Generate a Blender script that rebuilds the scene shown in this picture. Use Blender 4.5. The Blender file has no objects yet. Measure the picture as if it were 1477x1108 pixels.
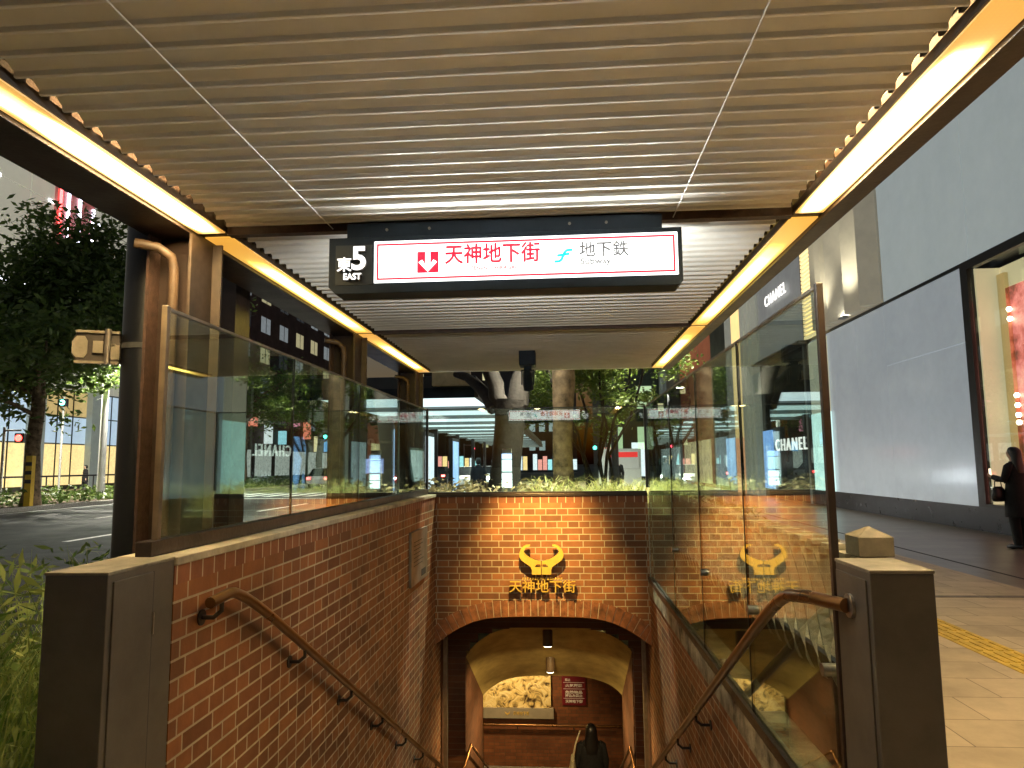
import bpy, bmesh, math, random
from math import sin, cos, pi, radians, atan2, sqrt
from mathutils import Vector, Matrix
random.seed(7)
SC = bpy.context.scene
C = SC.collection

# ------------------------------------------------------------------ camera
EYE = 1.48
YAW, PITCH, ROLL, FPX = 0.0714, 0.1126, -0.0105, 1017.7      # FPX in photo pixels (1477 wide)
Fv = Vector((-sin(YAW)*cos(PITCH), cos(YAW)*cos(PITCH), sin(PITCH)))
R0 = Vector((cos(YAW), sin(YAW), 0)); U0 = R0.cross(Fv)
Rv = R0*cos(ROLL) + U0*sin(ROLL); Uv = U0*cos(ROLL) - R0*sin(ROLL)
cam = bpy.data.cameras.new('camera'); camo = bpy.data.objects.new('camera', cam); C.objects.link(camo)
camo.matrix_world = Matrix(((Rv.x, Uv.x, -Fv.x, 0), (Rv.y, Uv.y, -Fv.y, 0), (Rv.z, Uv.z, -Fv.z, EYE), (0, 0, 0, 1)))
cam.sensor_width = 36.0; cam.lens = 36.0*FPX/1477; cam.clip_end = 2000; cam.clip_start = 0.05
SC.camera = camo

# ------------------------------------------------------------------ world: clear night sky, sun well below the horizon
SUN_EL, SUN_ROT = radians(-2.0), radians(250)
w = bpy.data.worlds.new("World"); SC.world = w; w.use_nodes = True
nt = w.node_tree; bg = nt.nodes['Background']
sky = nt.nodes.new('ShaderNodeTexSky'); sky.sky_type = 'NISHITA'; sky.sun_disc = False
sky.sun_elevation = SUN_EL; sky.sun_rotation = SUN_ROT
nt.links.new(sky.outputs[0], bg.inputs['Color']); bg.inputs['Strength'].default_value = 0.15

SC.render.engine = 'CYCLES'
SC.view_settings.view_transform = 'Standard'; SC.view_settings.look = 'None'
SC.view_settings.exposure = 2.1; SC.view_settings.gamma = 1.0
cy = SC.cycles
cy.use_denoising = True
try: cy.denoiser = 'OPENIMAGEDENOISE'
except Exception: pass
cy.max_bounces = 8; cy.diffuse_bounces = 4; cy.glossy_bounces = 5; cy.transparent_max_bounces = 32
cy.transmission_bounces = 6; cy.sample_clamp_indirect = 6.0; cy.sample_clamp_direct = 0; cy.blur_glossy = 0.3
cy.caustics_reflective = False; cy.caustics_refractive = False

# ------------------------------------------------------------------ helpers
def ray(px, py): return Fv + Rv*((px-738.5)/FPX) + Uv*((554-py)/FPX)
def atY(px, py, Y):
    d = ray(px, py); return Vector((0, 0, EYE)) + d*(Y/d.y)
def atX(px, py, X):
    d = ray(px, py); return Vector((0, 0, EYE)) + d*(X/d.x)
def atZ(px, py, Z):
    d = ray(px, py); return Vector((0, 0, EYE)) + d*((Z-EYE)/d.z)

def tag(o, label=None, cat=None, group=None, kind=None):
    if label: o['label'] = label
    if cat: o['category'] = cat
    if group: o['group'] = group
    if kind: o['kind'] = kind
    return o
def thing(name, label, cat, loc=(0, 0, 0), rotz=0, group=None):
    o = bpy.data.objects.new(name, None); o.empty_display_size = .2; C.objects.link(o)
    o.location = loc; o.rotation_euler = (0, 0, rotz)
    return tag(o, label, cat, group)
def wloc(o):
    v = Vector((0, 0, 0))
    while o: v += Vector(o.location); o = o.parent
    return v
def link(o, parent=None):
    C.objects.link(o)
    if parent: o.parent = parent
    return o
def kids(o): return list(o.children)
def copy_tree(o, parent=None):
    c = o.copy(); C.objects.link(c); c.parent = parent
    for ch in kids(o): copy_tree(ch, c)
    return c

class MB:
    """collects shapes in world coordinates; build() links them as one mesh object"""
    def __init__(s): s.v = []; s.f = []; s.m = []; s.sm = []
    def add(s, vs, fs, mi=0, smooth=False):
        b = len(s.v); s.v += [tuple(p) for p in vs]
        for f in fs: s.f.append([b+i for i in f]); s.m.append(mi); s.sm.append(smooth)
    def box(s, x0, x1, y0, y1, z0, z1, mi=0):
        s.add([(x0,y0,z0),(x1,y0,z0),(x1,y1,z0),(x0,y1,z0),(x0,y0,z1),(x1,y0,z1),(x1,y1,z1),(x0,y1,z1)],
              [(3,2,1,0),(4,5,6,7),(0,1,5,4),(1,2,6,5),(2,3,7,6),(3,0,4,7)], mi); return s
    def quad(s, a, b, c, d, mi=0): s.add([a,b,c,d],[(0,1,2,3)],mi); return s
    def prism(s, poly, a, b, axis='y', mi=0):
        """poly in the two other axes, extruded from a to b along axis"""
        def P(u, w_, t): return {'x': (t,u,w_), 'y': (u,t,w_), 'z': (u,w_,t)}[axis]
        n = len(poly)
        vs = [P(u,w_,a) for u,w_ in poly] + [P(u,w_,b) for u,w_ in poly]
        fs = [tuple(range(n)), tuple(range(2*n-1, n-1, -1))] + [(i, i+n, (i+1)%n+n, (i+1)%n) for i in range(n)]
        s.add(vs, fs, mi); return s
    def tube(s, pts, r, n=10, mi=0, cap=True, smooth=True, sx=1.0):
        pts = [Vector(p) for p in pts]; rs = r if isinstance(r, (list, tuple)) else [r]*len(pts)
        vs = []; prev = None
        for i, p in enumerate(pts):
            t = (pts[min(i+1, len(pts)-1)] - pts[max(i-1, 0)]).normalized()
            if prev is None:
                a = Vector((0, 0, 1)) if abs(t.z) < .9 else Vector((1, 0, 0)); u = t.cross(a).normalized()
            else: u = (prev - t*prev.dot(t)).normalized()
            prev = u; q = t.cross(u)
            for k in range(n):
                an = 2*pi*k/n; vs.append(p + (u*cos(an)*sx + q*sin(an))*rs[i])
        fs = []
        for i in range(len(pts)-1):
            for k in range(n):
                a = i*n+k; b = i*n+(k+1)%n; fs.append((a, b, b+n, a+n))
        s.add(vs, fs, mi, smooth)
        if cap:
            m = len(pts)-1
            s.add(vs[:n], [tuple(range(n-1, -1, -1))], mi); s.add(vs[m*n:], [tuple(range(n))], mi)
        return s
    def lathe(s, prof, cx=0, cy_=0, n=24, mi=0, ex=1, ey=1, smooth=True):
        """prof: (radius, z)"""
        vs = [(cx+r*cos(2*pi*k/n)*ex, cy_+r*sin(2*pi*k/n)*ey, z) for r, z in prof for k in range(n)]
        fs = [(i*n+k, i*n+(k+1)%n, (i+1)*n+(k+1)%n, (i+1)*n+k) for i in range(len(prof)-1) for k in range(n)]
        s.add(vs, fs, mi, smooth)
        s.add(vs[:n], [tuple(range(n-1, -1, -1))], mi); s.add(vs[-n:], [tuple(range(n))], mi)
        return s
    def loft(s, rings, mi=0, smooth=True, cap=True):
        n = len(rings[0]); vs = [p for r in rings for p in r]
        fs = [(i*n+k, i*n+(k+1)%n, (i+1)*n+(k+1)%n, (i+1)*n+k) for i in range(len(rings)-1) for k in range(n)]
        s.add(vs, fs, mi, smooth)
        if cap: s.add(rings[0], [tuple(range(n-1, -1, -1))], mi); s.add(rings[-1], [tuple(range(n))], mi)
        return s
    def build(s, name, mats, parent=None, bevel=0, origin=None, recalc=False):
        if not isinstance(mats, (list, tuple)): mats = [mats]
        off = wloc(parent) if parent else Vector((0, 0, 0))
        org = Vector(origin) if origin is not None else off
        me = bpy.data.meshes.new(name)
        me.from_pydata([(x-org.x, y-org.y, z-org.z) for x, y, z in s.v], [], s.f)
        me.polygons.foreach_set('material_index', s.m); me.polygons.foreach_set('use_smooth', s.sm)
        for m in mats: me.materials.append(m)
        if recalc:
            bm = bmesh.new(); bm.from_mesh(me); bmesh.ops.recalc_face_normals(bm, faces=bm.faces); bm.to_mesh(me); bm.free()
        me.update()
        o = bpy.data.objects.new(name, me); o.location = org - off; link(o, parent)
        if bevel:
            b = o.modifiers.new('bevel', 'BEVEL'); b.width = bevel; b.segments = 2; b.limit_method = 'ANGLE'
        return o

# ------------------------------------------------------------------ materials
def mat(name, col, rough=.6, metal=0, emit=None, es=0, spec=.5, nscale=0, namp=.25, bump=0, bscale=None, coat=0, col2=None, detail=6):
    m = bpy.data.materials.new(name); m.use_nodes = True; t = m.node_tree; p = t.nodes['Principled BSDF']
    p.inputs['Base Color'].default_value = (*col, 1); p.inputs['Roughness'].default_value = rough
    p.inputs['Metallic'].default_value = metal; p.inputs['Specular IOR Level'].default_value = spec
    p.inputs['Coat Weight'].default_value = coat
    if emit: p.inputs['Emission Color'].default_value = (*emit, 1); p.inputs['Emission Strength'].default_value = es
    if nscale:
        tc = t.nodes.new('ShaderNodeTexCoord'); no = t.nodes.new('ShaderNodeTexNoise')
        no.inputs['Scale'].default_value = nscale; no.inputs['Detail'].default_value = detail; no.inputs['Roughness'].default_value = .65
        t.links.new(tc.outputs['Object'], no.inputs['Vector'])
        mx = t.nodes.new('ShaderNodeMix'); mx.data_type = 'RGBA'
        c2 = col2 or tuple(max(0, c*(1-namp*1.6)) for c in col)
        c1 = col if col2 else tuple(min(1, c*(1+namp)) for c in col)
        mx.inputs['A'].default_value = (*c1, 1); mx.inputs['B'].default_value = (*c2, 1)
        mr = t.nodes.new('ShaderNodeMapRange'); mr.inputs['From Min'].default_value = .3; mr.inputs['From Max'].default_value = .7
        t.links.new(no.outputs['Fac'], mr.inputs['Value']); t.links.new(mr.outputs['Result'], mx.inputs['Factor'])
        t.links.new(mx.outputs['Result'], p.inputs['Base Color'])
        rr = t.nodes.new('ShaderNodeMapRange'); rr.inputs['To Min'].default_value = max(.04, rough-.12); rr.inputs['To Max'].default_value = min(1, rough+.12)
        t.links.new(no.outputs['Fac'], rr.inputs['Value']); t.links.new(rr.outputs['Result'], p.inputs['Roughness'])
        if bump:
            n2 = t.nodes.new('ShaderNodeTexNoise'); n2.inputs['Scale'].default_value = bscale or nscale*8; n2.inputs['Detail'].default_value = 4
            t.links.new(tc.outputs['Object'], n2.inputs['Vector'])
            b = t.nodes.new('ShaderNodeBump'); b.inputs['Strength'].default_value = bump; b.inputs['Distance'].default_value = .01
            t.links.new(n2.outputs['Fac'], b.inputs['Height']); t.links.new(b.outputs['Normal'], p.inputs['Normal'])
    return m

def brick(name, axes, c1, c2, mortar, bw=.222, rh=.067, ms=.0048, squash=.52, freq=2, rough=.62, bump=.5, off=.5, big=.5, bias=0.0):
    m = bpy.data.materials.new(name); m.use_nodes = True; t = m.node_tree; p = t.nodes['Principled BSDF']; L = t.links.new
    tc = t.nodes.new('ShaderNodeTexCoord'); se = t.nodes.new('ShaderNodeSeparateXYZ'); co = t.nodes.new('ShaderNodeCombineXYZ')
    L(tc.outputs['Object'], se.inputs[0]); L(se.outputs[axes[0]], co.inputs[0]); L(se.outputs[axes[1]], co.inputs[1])
    b = t.nodes.new('ShaderNodeTexBrick'); L(co.outputs[0], b.inputs['Vector'])
    b.offset = off; b.squash = squash; b.squash_frequency = freq
    b.inputs['Color1'].default_value = (*c1, 1); b.inputs['Color2'].default_value = (*c2, 1); b.inputs['Mortar'].default_value = (*mortar, 1)
    b.inputs['Scale'].default_value = 1; b.inputs['Mortar Size'].default_value = ms; b.inputs['Mortar Smooth'].default_value = .15
    b.inputs['Brick Width'].default_value = bw; b.inputs['Row Height'].default_value = rh; b.inputs['Bias'].default_value = bias
    no = t.nodes.new('ShaderNodeTexNoise'); no.inputs['Scale'].default_value = 1.7; no.inputs['Detail'].default_value = 9; no.inputs['Roughness'].default_value = .7
    L(tc.outputs['Object'], no.inputs['Vector'])
    mr = t.nodes.new('ShaderNodeMapRange'); mr.inputs['From Min'].default_value = .3; mr.inputs['From Max'].default_value = .7
    mr.inputs['To Min'].default_value = 1-big; mr.inputs['To Max'].default_value = 1+big*.6
    L(no.outputs['Fac'], mr.inputs['Value'])
    mx = t.nodes.new('ShaderNodeMix'); mx.data_type = 'RGBA'; mx.blend_type = 'MULTIPLY'; mx.inputs['Factor'].default_value = 1
    L(b.outputs['Color'], mx.inputs['A']); L(mr.outputs['Result'], mx.inputs['B']); L(mx.outputs['Result'], p.inputs['Base Color'])
    p.inputs['Roughness'].default_value = rough
    n2 = t.nodes.new('ShaderNodeTexNoise'); n2.inputs['Scale'].default_value = 60; L(tc.outputs['Object'], n2.inputs['Vector'])
    ma = t.nodes.new('ShaderNodeMath'); ma.operation = 'MULTIPLY_ADD'; ma.inputs[1].default_value = .25
    sb = t.nodes.new('ShaderNodeMath'); sb.operation = 'SUBTRACT'; sb.inputs[0].default_value = 1; L(b.outputs['Fac'], sb.inputs[1])
    L(n2.outputs['Fac'], ma.inputs[0]); L(sb.outputs[0], ma.inputs[2])
    bu = t.nodes.new('ShaderNodeBump'); bu.inputs['Strength'].default_value = bump; bu.inputs['Distance'].default_value = .006
    L(ma.outputs[0], bu.inputs['Height']); L(bu.outputs['Normal'], p.inputs['Normal'])
    return m

def glass(name, tint=(.88, .96, .93), boost=1.15, floor=.085):
    m = bpy.data.materials.new(name); m.use_nodes = True; t = m.node_tree; t.nodes.clear(); L = t.links.new
    o = t.nodes.new('ShaderNodeOutputMaterial'); mx = t.nodes.new('ShaderNodeMixShader')
    tr = t.nodes.new('ShaderNodeBsdfTransparent'); tr.inputs['Color'].default_value = (*tint, 1)
    gl = t.nodes.new('ShaderNodeBsdfGlossy'); gl.inputs['Roughness'].default_value = .0
    gl.inputs['Color'].default_value = (.95, 1, .97, 1)
    g_ = t.nodes.new('ShaderNodeNewGeometry'); dt = t.nodes.new('ShaderNodeVectorMath'); dt.operation = 'DOT_PRODUCT'
    L(g_.outputs['Normal'], dt.inputs[0]); L(g_.outputs['Incoming'], dt.inputs[1])
    ab = t.nodes.new('ShaderNodeMath'); ab.operation = 'ABSOLUTE'; L(dt.outputs['Value'], ab.inputs[0])
    om = t.nodes.new('ShaderNodeMath'); om.operation = 'SUBTRACT'; om.inputs[0].default_value = 1; L(ab.outputs[0], om.inputs[1])
    pw = t.nodes.new('ShaderNodeMath'); pw.operation = 'POWER'; pw.inputs[1].default_value = 5; L(om.outputs[0], pw.inputs[0])
    ma = t.nodes.new('ShaderNodeMath'); ma.operation = 'MULTIPLY_ADD'; ma.inputs[1].default_value = boost; ma.inputs[2].default_value = floor; ma.use_clamp = True   # Schlick
    L(pw.outputs[0], ma.inputs[0]); L(ma.outputs[0], mx.inputs[0]); L(tr.outputs[0], mx.inputs[1]); L(gl.outputs[0], mx.inputs[2]); L(mx.outputs[0], o.inputs[0])
    return m

def lamp_mat(name, col, s): return mat(name, (.8, .8, .8), .5, emit=col, es=s)

def diffuser(name, lo, hi, c_lo, c_hi, length, seed, centre=.0, width=.55, fall=.5):
    """ribbed acrylic panel over tubes: bright along the tube, dimmer and yellower where the tube ends"""
    m = bpy.data.materials.new(name); m.use_nodes = True; t = m.node_tree; L = t.links.new; p = t.nodes['Principled BSDF']
    p.inputs['Base Color'].default_value = (.8, .7, .5, 1); p.inputs['Roughness'].default_value = .35
    tc = t.nodes.new('ShaderNodeTexCoord'); se = t.nodes.new('ShaderNodeSeparateXYZ'); L(tc.outputs['Object'], se.inputs[0])
    no = t.nodes.new('ShaderNodeTexNoise'); no.noise_dimensions = '4D'; no.inputs['W'].default_value = seed; no.inputs['Scale'].default_value = 2.6; no.inputs['Detail'].default_value = 1
    L(tc.outputs['Object'], no.inputs['Vector'])
    n1 = t.nodes.new('ShaderNodeMath'); n1.operation = 'MULTIPLY_ADD'; n1.inputs[1].default_value = .5; L(no.outputs['Fac'], n1.inputs[0]); 
    yo = t.nodes.new('ShaderNodeMath'); yo.operation = 'SUBTRACT'; yo.inputs[1].default_value = centre; L(se.outputs['Y'], yo.inputs[0])
    ab = t.nodes.new('ShaderNodeMath'); ab.operation = 'ABSOLUTE'; L(yo.outputs[0], ab.inputs[0])
    dv = t.nodes.new('ShaderNodeMath'); dv.operation = 'DIVIDE'; dv.inputs[1].default_value = length/2; L(ab.outputs[0], dv.inputs[0]); L(dv.outputs[0], n1.inputs[2])
    mr = t.nodes.new('ShaderNodeMapRange'); mr.interpolation_type = 'SMOOTHSTEP'
    mr.inputs['From Min'].default_value = width+.25; mr.inputs['From Max'].default_value = width+.25+fall; mr.inputs['To Min'].default_value = 1; mr.inputs['To Max'].default_value = 0
    L(n1.outputs[0], mr.inputs['Value'])
    ax = t.nodes.new('ShaderNodeMath'); ax.operation = 'ABSOLUTE'; L(se.outputs['X'], ax.inputs[0])
    xr = t.nodes.new('ShaderNodeMapRange'); xr.interpolation_type = 'SMOOTHSTEP'; xr.inputs['From Min'].default_value = .026; xr.inputs['From Max'].default_value = .060; xr.inputs['To Min'].default_value = 1; xr.inputs['To Max'].default_value = .30
    L(ax.outputs[0], xr.inputs['Value'])
    m0 = t.nodes.new('ShaderNodeMath'); m0.operation = 'MULTIPLY'; L(mr.outputs['Result'], m0.inputs[0]); L(xr.outputs['Result'], m0.inputs[1])
    # prismatic dimples of the panel
    vo = t.nodes.new('ShaderNodeTexVoronoi'); vo.inputs['Scale'].default_value = 75; vo.inputs['Randomness'].default_value = 0; L(tc.outputs['Object'], vo.inputs['Vector'])
    dm = t.nodes.new('ShaderNodeMapRange'); dm.inputs['From Max'].default_value = .6; dm.inputs['To Min'].default_value = 1.25; dm.inputs['To Max'].default_value = .6
    L(vo.outputs['Distance'], dm.inputs['Value'])
    cm = t.nodes.new('ShaderNodeMix'); cm.data_type = 'RGBA'; cm.inputs['A'].default_value = (*c_lo, 1); cm.inputs['B'].default_value = (*c_hi, 1)
    L(m0.outputs[0], cm.inputs['Factor']); L(cm.outputs['Result'], p.inputs['Emission Color'])
    pw = t.nodes.new('ShaderNodeMath'); pw.operation = 'POWER'; pw.inputs[1].default_value = 4.0; L(m0.outputs[0], pw.inputs[0])
    s_ = t.nodes.new('ShaderNodeMapRange'); s_.inputs['To Min'].default_value = lo; s_.inputs['To Max'].default_value = hi; L(pw.outputs[0], s_.inputs['Value'])
    mu = t.nodes.new('ShaderNodeMath'); mu.operation = 'MULTIPLY'; L(s_.outputs['Result'], mu.inputs[0]); L(dm.outputs['Result'], mu.inputs[1])
    L(mu.outputs[0], p.inputs['Emission Strength'])
    return m

M = {}
M['brick_x'] = brick('brick in x', ('X', 'Z'), (.33, .125, .046), (.16, .060, .025), (.44, .36, .25))
M['brick_y'] = brick('brick in y', ('Y', 'Z'), (.31, .110, .036), (.125, .044, .018), (.46, .38, .26), bias=-.1)
M['sold_x'] = brick('header course in x', ('X', 'Z'), (.31, .11, .048), (.20, .066, .03), (.55, .45, .32), bw=.09, rh=.2, squash=1, off=0)
M['sold_y'] = brick('header course in y', ('Y', 'Z'), (.31, .11, .048), (.20, .066, .03), (.55, .45, .32), bw=.09, rh=.2, squash=1, off=0)
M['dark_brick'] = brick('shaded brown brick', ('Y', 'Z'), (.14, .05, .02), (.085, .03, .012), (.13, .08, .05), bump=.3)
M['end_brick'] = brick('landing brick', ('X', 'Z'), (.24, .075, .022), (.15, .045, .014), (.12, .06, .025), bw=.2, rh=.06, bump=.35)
M['vous'] = mat('voussoir brick', (.25, .092, .038), .65, nscale=9, namp=.45, bump=.25)
M['mortar'] = mat('mortar', (.48, .39, .29), .85, nscale=20, namp=.2)
M['coping'] = mat('concrete coping', (.50, .44, .33), .75, nscale=5, namp=.3, bump=.25)
M['kerbstone'] = mat('stained concrete kerb', (.34, .29, .20), .8, nscale=6, namp=.55, bump=.35)
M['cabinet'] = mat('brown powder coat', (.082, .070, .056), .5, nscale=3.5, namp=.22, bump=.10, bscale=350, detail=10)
M['cab_top'] = mat('lighter cabinet top', (.19, .165, .12), .6, nscale=7, namp=.35, bump=.1)  # top made lighter than the cabinet body
M['brown'] = mat('brown painted steel', (.034, .020, .014), .42, nscale=6, namp=.35, bump=.12, bscale=60)
M['rust'] = mat('chipped paint steel', (.075, .038, .024), .55, nscale=26, col2=(.03, .016, .012), bump=.3)
M['flange'] = mat('tan painted steel', (.055, .036, .023), .5, nscale=9, namp=.35)
M['pipe'] = mat('brown drain pipe', (.085, .052, .03), .5, nscale=9, namp=.3)
M['black'] = mat('black painted steel', (.007, .008, .011), .45, nscale=5, namp=.3)
M['dark'] = mat('dark recess', (.03, .026, .022), .8, nscale=5, namp=.2)
M['slat'] = mat('beige louvre', (.74, .73, .70), .42, nscale=3, namp=.08)
M['steel'] = mat('stainless channel', (.34, .30, .25), .35, metal=.8, nscale=14, namp=.15)
M['bronze'] = mat('bronze handrail', (.24, .115, .045), .3, metal=.85, nscale=2.5, namp=.15, detail=2)
M['bracket'] = mat('black bracket', (.02, .014, .01), .5, nscale=30, namp=.2)
M['glass'] = glass('balustrade glass')
M['gedge'] = mat('polished glass edge', (.35, .48, .43), .15, nscale=5, namp=.1)
M['joint'] = mat('black silicone joint', (.01, .012, .01), .4, nscale=30, namp=.1)
M['asphalt'] = mat('asphalt', (.042, .050, .046), .72, nscale=1.3, namp=.35, bump=.3, bscale=90)
M['paint'] = mat('white road paint', (.72, .72, .68), .7, nscale=12, namp=.2)
M['kerb'] = mat('granite kerb', (.33, .32, .29), .8, nscale=18, namp=.3, bump=.2)
M['soil'] = mat('planter soil', (.07, .045, .025), .95, nscale=12, namp=.5, bump=.6)
M['paver'] = brick('tan stone pavers', ('X', 'Y'), (.56, .43, .27), (.42, .32, .195), (.17, .12, .07), bw=.6, rh=.4, ms=.004, squash=1, rough=.6, bump=.2, big=.3)
M['paver_d'] = brick('grey brown pavers', ('X', 'Y'), (.20, .16, .115), (.16, .125, .09), (.09, .065, .045), bw=.9, rh=.45, ms=.005, squash=1, rough=.35, bump=.15, big=.3)
M['band'] = mat('dark paver band', (.15, .115, .075), .6, nscale=8, namp=.3)
M['tactile'] = mat('yellow tactile paving', (.62, .40, .05), .6, nscale=10, namp=.25, bump=.15)
M['plaster'] = mat('ochre vault plaster', (.42, .32, .11), .85, nscale=4, namp=.22, bump=.3, bscale=45)
M['step'] = mat('granite step', (.24, .20, .155), .7, nscale=40, namp=.3)
M['white'] = mat('white enamel', (.75, .76, .76), .5, nscale=4, namp=.06)
M['grey'] = mat('grey metal panel', (.26, .27, .26), .5, nscale=2, namp=.12)
M['gold'] = mat('gilt letters', (.80, .52, .10), .38, metal=.35, nscale=12, namp=.12)
M['gold_side'] = mat('emblem edge', (.10, .045, .02), .6, nscale=10, namp=.2)
M['sign_case'] = mat('sign housing', (.013, .023, .038), .55, nscale=5, namp=.25, spec=.2)
M['sign_white'] = lamp_mat('lit sign face', (.97, 1, .97), .66)
M['sign_red'] = mat('sign red film', (.6, .01, .03), .4, emit=(.8, .01, .05), es=.26)
M['sign_grey'] = mat('sign grey film', (.1, .1, .11), .4, emit=(.5, .5, .52), es=.06)
M['sign_grey2'] = mat('sign faint red film', (.4, .2, .2), .4, emit=(.7, .18, .22), es=.16)
M['sign_cyan'] = mat('sign turquoise film', (.0, .5, .55), .4, emit=(.01, .72, .78), es=.3)
M['sign_arrow'] = lamp_mat('sign white film', (1, 1, 1), .7)
M['sign_num'] = lamp_mat('lit numeral', (1, 1, 1), .42)
M['ghost'] = mat('numeral return', (.16, .16, .17), .5, nscale=8, namp=.1)

# ------------------------------------------------------------------ text and outlines
def curve_mesh(cu, name, m, parent, mw):
    o = bpy.data.objects.new('tmp', cu); C.objects.link(o)
    dg = bpy.context.evaluated_depsgraph_get(); me = bpy.data.meshes.new_from_object(o.evaluated_get(dg))
    bpy.data.objects.remove(o); me.materials.clear()
    ms = m if isinstance(m, (list, tuple)) else [m]
    for x in ms: me.materials.append(x)
    if len(ms) > 1:
        for p in me.polygons: p.material_index = 0 if p.normal.z > .7 else 1
    me.transform(mw)
    if parent: me.transform(Matrix.Translation(-wloc(parent)))
    me.name = name
    ob = bpy.data.objects.new(name, me); link(ob, parent); return ob
def frame_matrix(pos, right, up):
    r = Vector(right).normalized(); u = Vector(up).normalized(); n = r.cross(u)
    return Matrix(((r.x, u.x, n.x, pos[0]), (r.y, u.y, n.y, pos[1]), (r.z, u.z, n.z, pos[2]), (0, 0, 0, 1)))
def text(name, s, size, m, parent, pos, right=(1, 0, 0), up=(0, 0, 1), ext=.002, bold=0.0, width=None, space=1.0, align='CENTER', shear=0, fat=0):
    cu = bpy.data.curves.new(name, 'FONT'); cu.body = s; cu.size = size; cu.extrude = ext; cu.offset = bold
    cu.align_x = align; cu.align_y = 'CENTER'; cu.space_character = space; cu.resolution_u = 3; cu.shear = shear
    mw = frame_matrix(pos, right, up)
    if width:
        o = bpy.data.objects.new('tmp', cu); C.objects.link(o); bpy.context.view_layer.update()
        wd = o.dimensions.x; bpy.data.objects.remove(o)
        mw = mw @ Matrix.Diagonal((width/max(wd, 1e-4), 1, 1, 1))
    ob = curve_mesh(cu, name, m, parent, mw)
    if fat:
        bm = bmesh.new(); r = Vector(right).normalized(); u = Vector(up).normalized(); n = r.cross(u)
        for i, (a, b) in enumerate(((0, 0), (1, 0), (-1, 0), (0, 1), (0, -1))):
            me = ob.data.copy(); me.transform(Matrix.Translation(r*a*fat+u*b*fat+n*.00015*i)); bm.from_mesh(me); bpy.data.meshes.remove(me)
        bm.to_mesh(ob.data); bm.free()
    return ob
def shape(name, loops, m, parent, pos, right=(1, 0, 0), up=(0, 0, 1), ext=.01, smooth=False):
    cu = bpy.data.curves.new(name, 'CURVE'); cu.dimensions = '2D'; cu.fill_mode = 'BOTH'; cu.extrude = ext
    for lp in loops:
        sp = cu.splines.new('POLY'); sp.points.add(len(lp)-1); sp.use_cyclic_u = True
        for i, (x, y) in enumerate(lp): sp.points[i].co = (x, y, 0, 1)
    return curve_mesh(cu, name, m, parent, frame_matrix(pos, right, up))
def smooth_loop(pts, n=2, closed=True):
    for _ in range(n):
        q = []; L_ = len(pts)
        for i in range(L_):
            a = pts[i]; b = pts[(i+1) % L_]
            q += [(a[0]*.75+b[0]*.25, a[1]*.75+b[1]*.25), (a[0]*.25+b[0]*.75, a[1]*.25+b[1]*.75)]
        pts = q
    return pts

# ================================================================== geometry constants (metres)
XL, XLO, XG = -1.38, -1.58, -1.487
XR, XRG, XRO = .87, .885, 1.047
D = 7.58
ZP, ZG, ZC = 1.164, 2.083, 2.50
J = [.54, 2.92, 5.30, 7.66]
SLO, SLI, SRI, SRO = -1.583, -1.45, .966, 1.09
BL, BR = -1.79, 1.172
FLOOR = -4.15

# ================================================================== THE SETTING
g = MB()
hx0, hx1, hy0, hy1 = -5.0, 4.0, 2.3, 14.3
xs = [-700, hx0, hx1, 700]; ys = [-300, hy0, hy1, 900]
for i in range(3):
    for k in range(3):
        if i == 1 and k == 1: continue
        g.quad((xs[i], ys[k], -.17), (xs[i+1], ys[k], -.17), (xs[i+1], ys[k+1], -.17), (xs[i], ys[k+1], -.17))
tag(g.build('ground', M['asphalt']), kind='structure')
s = MB().box(XRG+.15, 5.2, -6, 60, -.16, 0); s.box(-1.6, XRG+.15, -6, 2.36, -.16, 0)
tag(s.build('sidewalk', M['paver']), kind='structure')
s = MB().box(5.2, 8.62, -6, 60, -.16, 0)
tag(s.build('sidewalk', M['paver_d']), kind='structure')
s = MB().box(-3.6, XRG+.15, 11.2, 60, -.16, 0)
s.box(-3.6, -1.6, -6, 11.2, -.16, -.06)
tag(s.build('sidewalk', M['paver_d']), kind='structure')
s = MB().box(XRG+.15, 8.6, 8.13, 8.23, 0.0, .004)
tag(s.build('paving_band', M['band']), kind='structure')
s = MB().box(5.62, 5.66, -4, 40, 0.0, .004)
tag(s.build('drain_line', M['dark']), kind='structure')
t_ = MB().box(3.14, 3.46, -3, 30, 0, .004)
for k in range(4):
    x = 3.18+k*.075
    for q in range(0, 100): t_.box(x, x+.035, -3+q*.33, -3+q*.33+.27, .004, .010)
tag(t_.build('tactile_paving', M['tactile']), kind='structure')
k_ = MB().box(-3.78, -3.6, -6, 60, -.17, -.02); k_.box(-21.3, -21.1, -10, 90, -.17, .0)
tag(k_.build('kerb', M['kerb'], bevel=.01), kind='structure')
rl = MB()
rl.box(-20.75, -20.6, -10, 120, -.17, -.166)
for X, off in ((-15.5, 0), (-11.3, 2.5)):
    for q in range(-2, 14):
        y0 = 12.5+off*1.2+q*10.2
        if 36 < y0+5 < 66: continue
        rl.box(X-.075, X+.075, y0, y0+5, -.17, -.166)
for q in range(14):                                                # zebra crossing
    rl.box(-20+q*1.15, -20+q*1.15+.5, 38, 43, -.17, -.1655) if q < 13 else None
rl.box(-20, -4.2, 35.6, 36.1, -.17, -.166)
tag(rl.build('road_markings', M['paint']), kind='structure')
md = MB().box(-24.5, -21.3, -10, 90, -.17, -.02)
tag(md.build('median', M['soil']), kind='structure')
md = MB().box(-36, -24.5, -10, 120, -.17, -.01)
tag(md.build('sidewalk', M['paver_d']), kind='structure')

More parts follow.
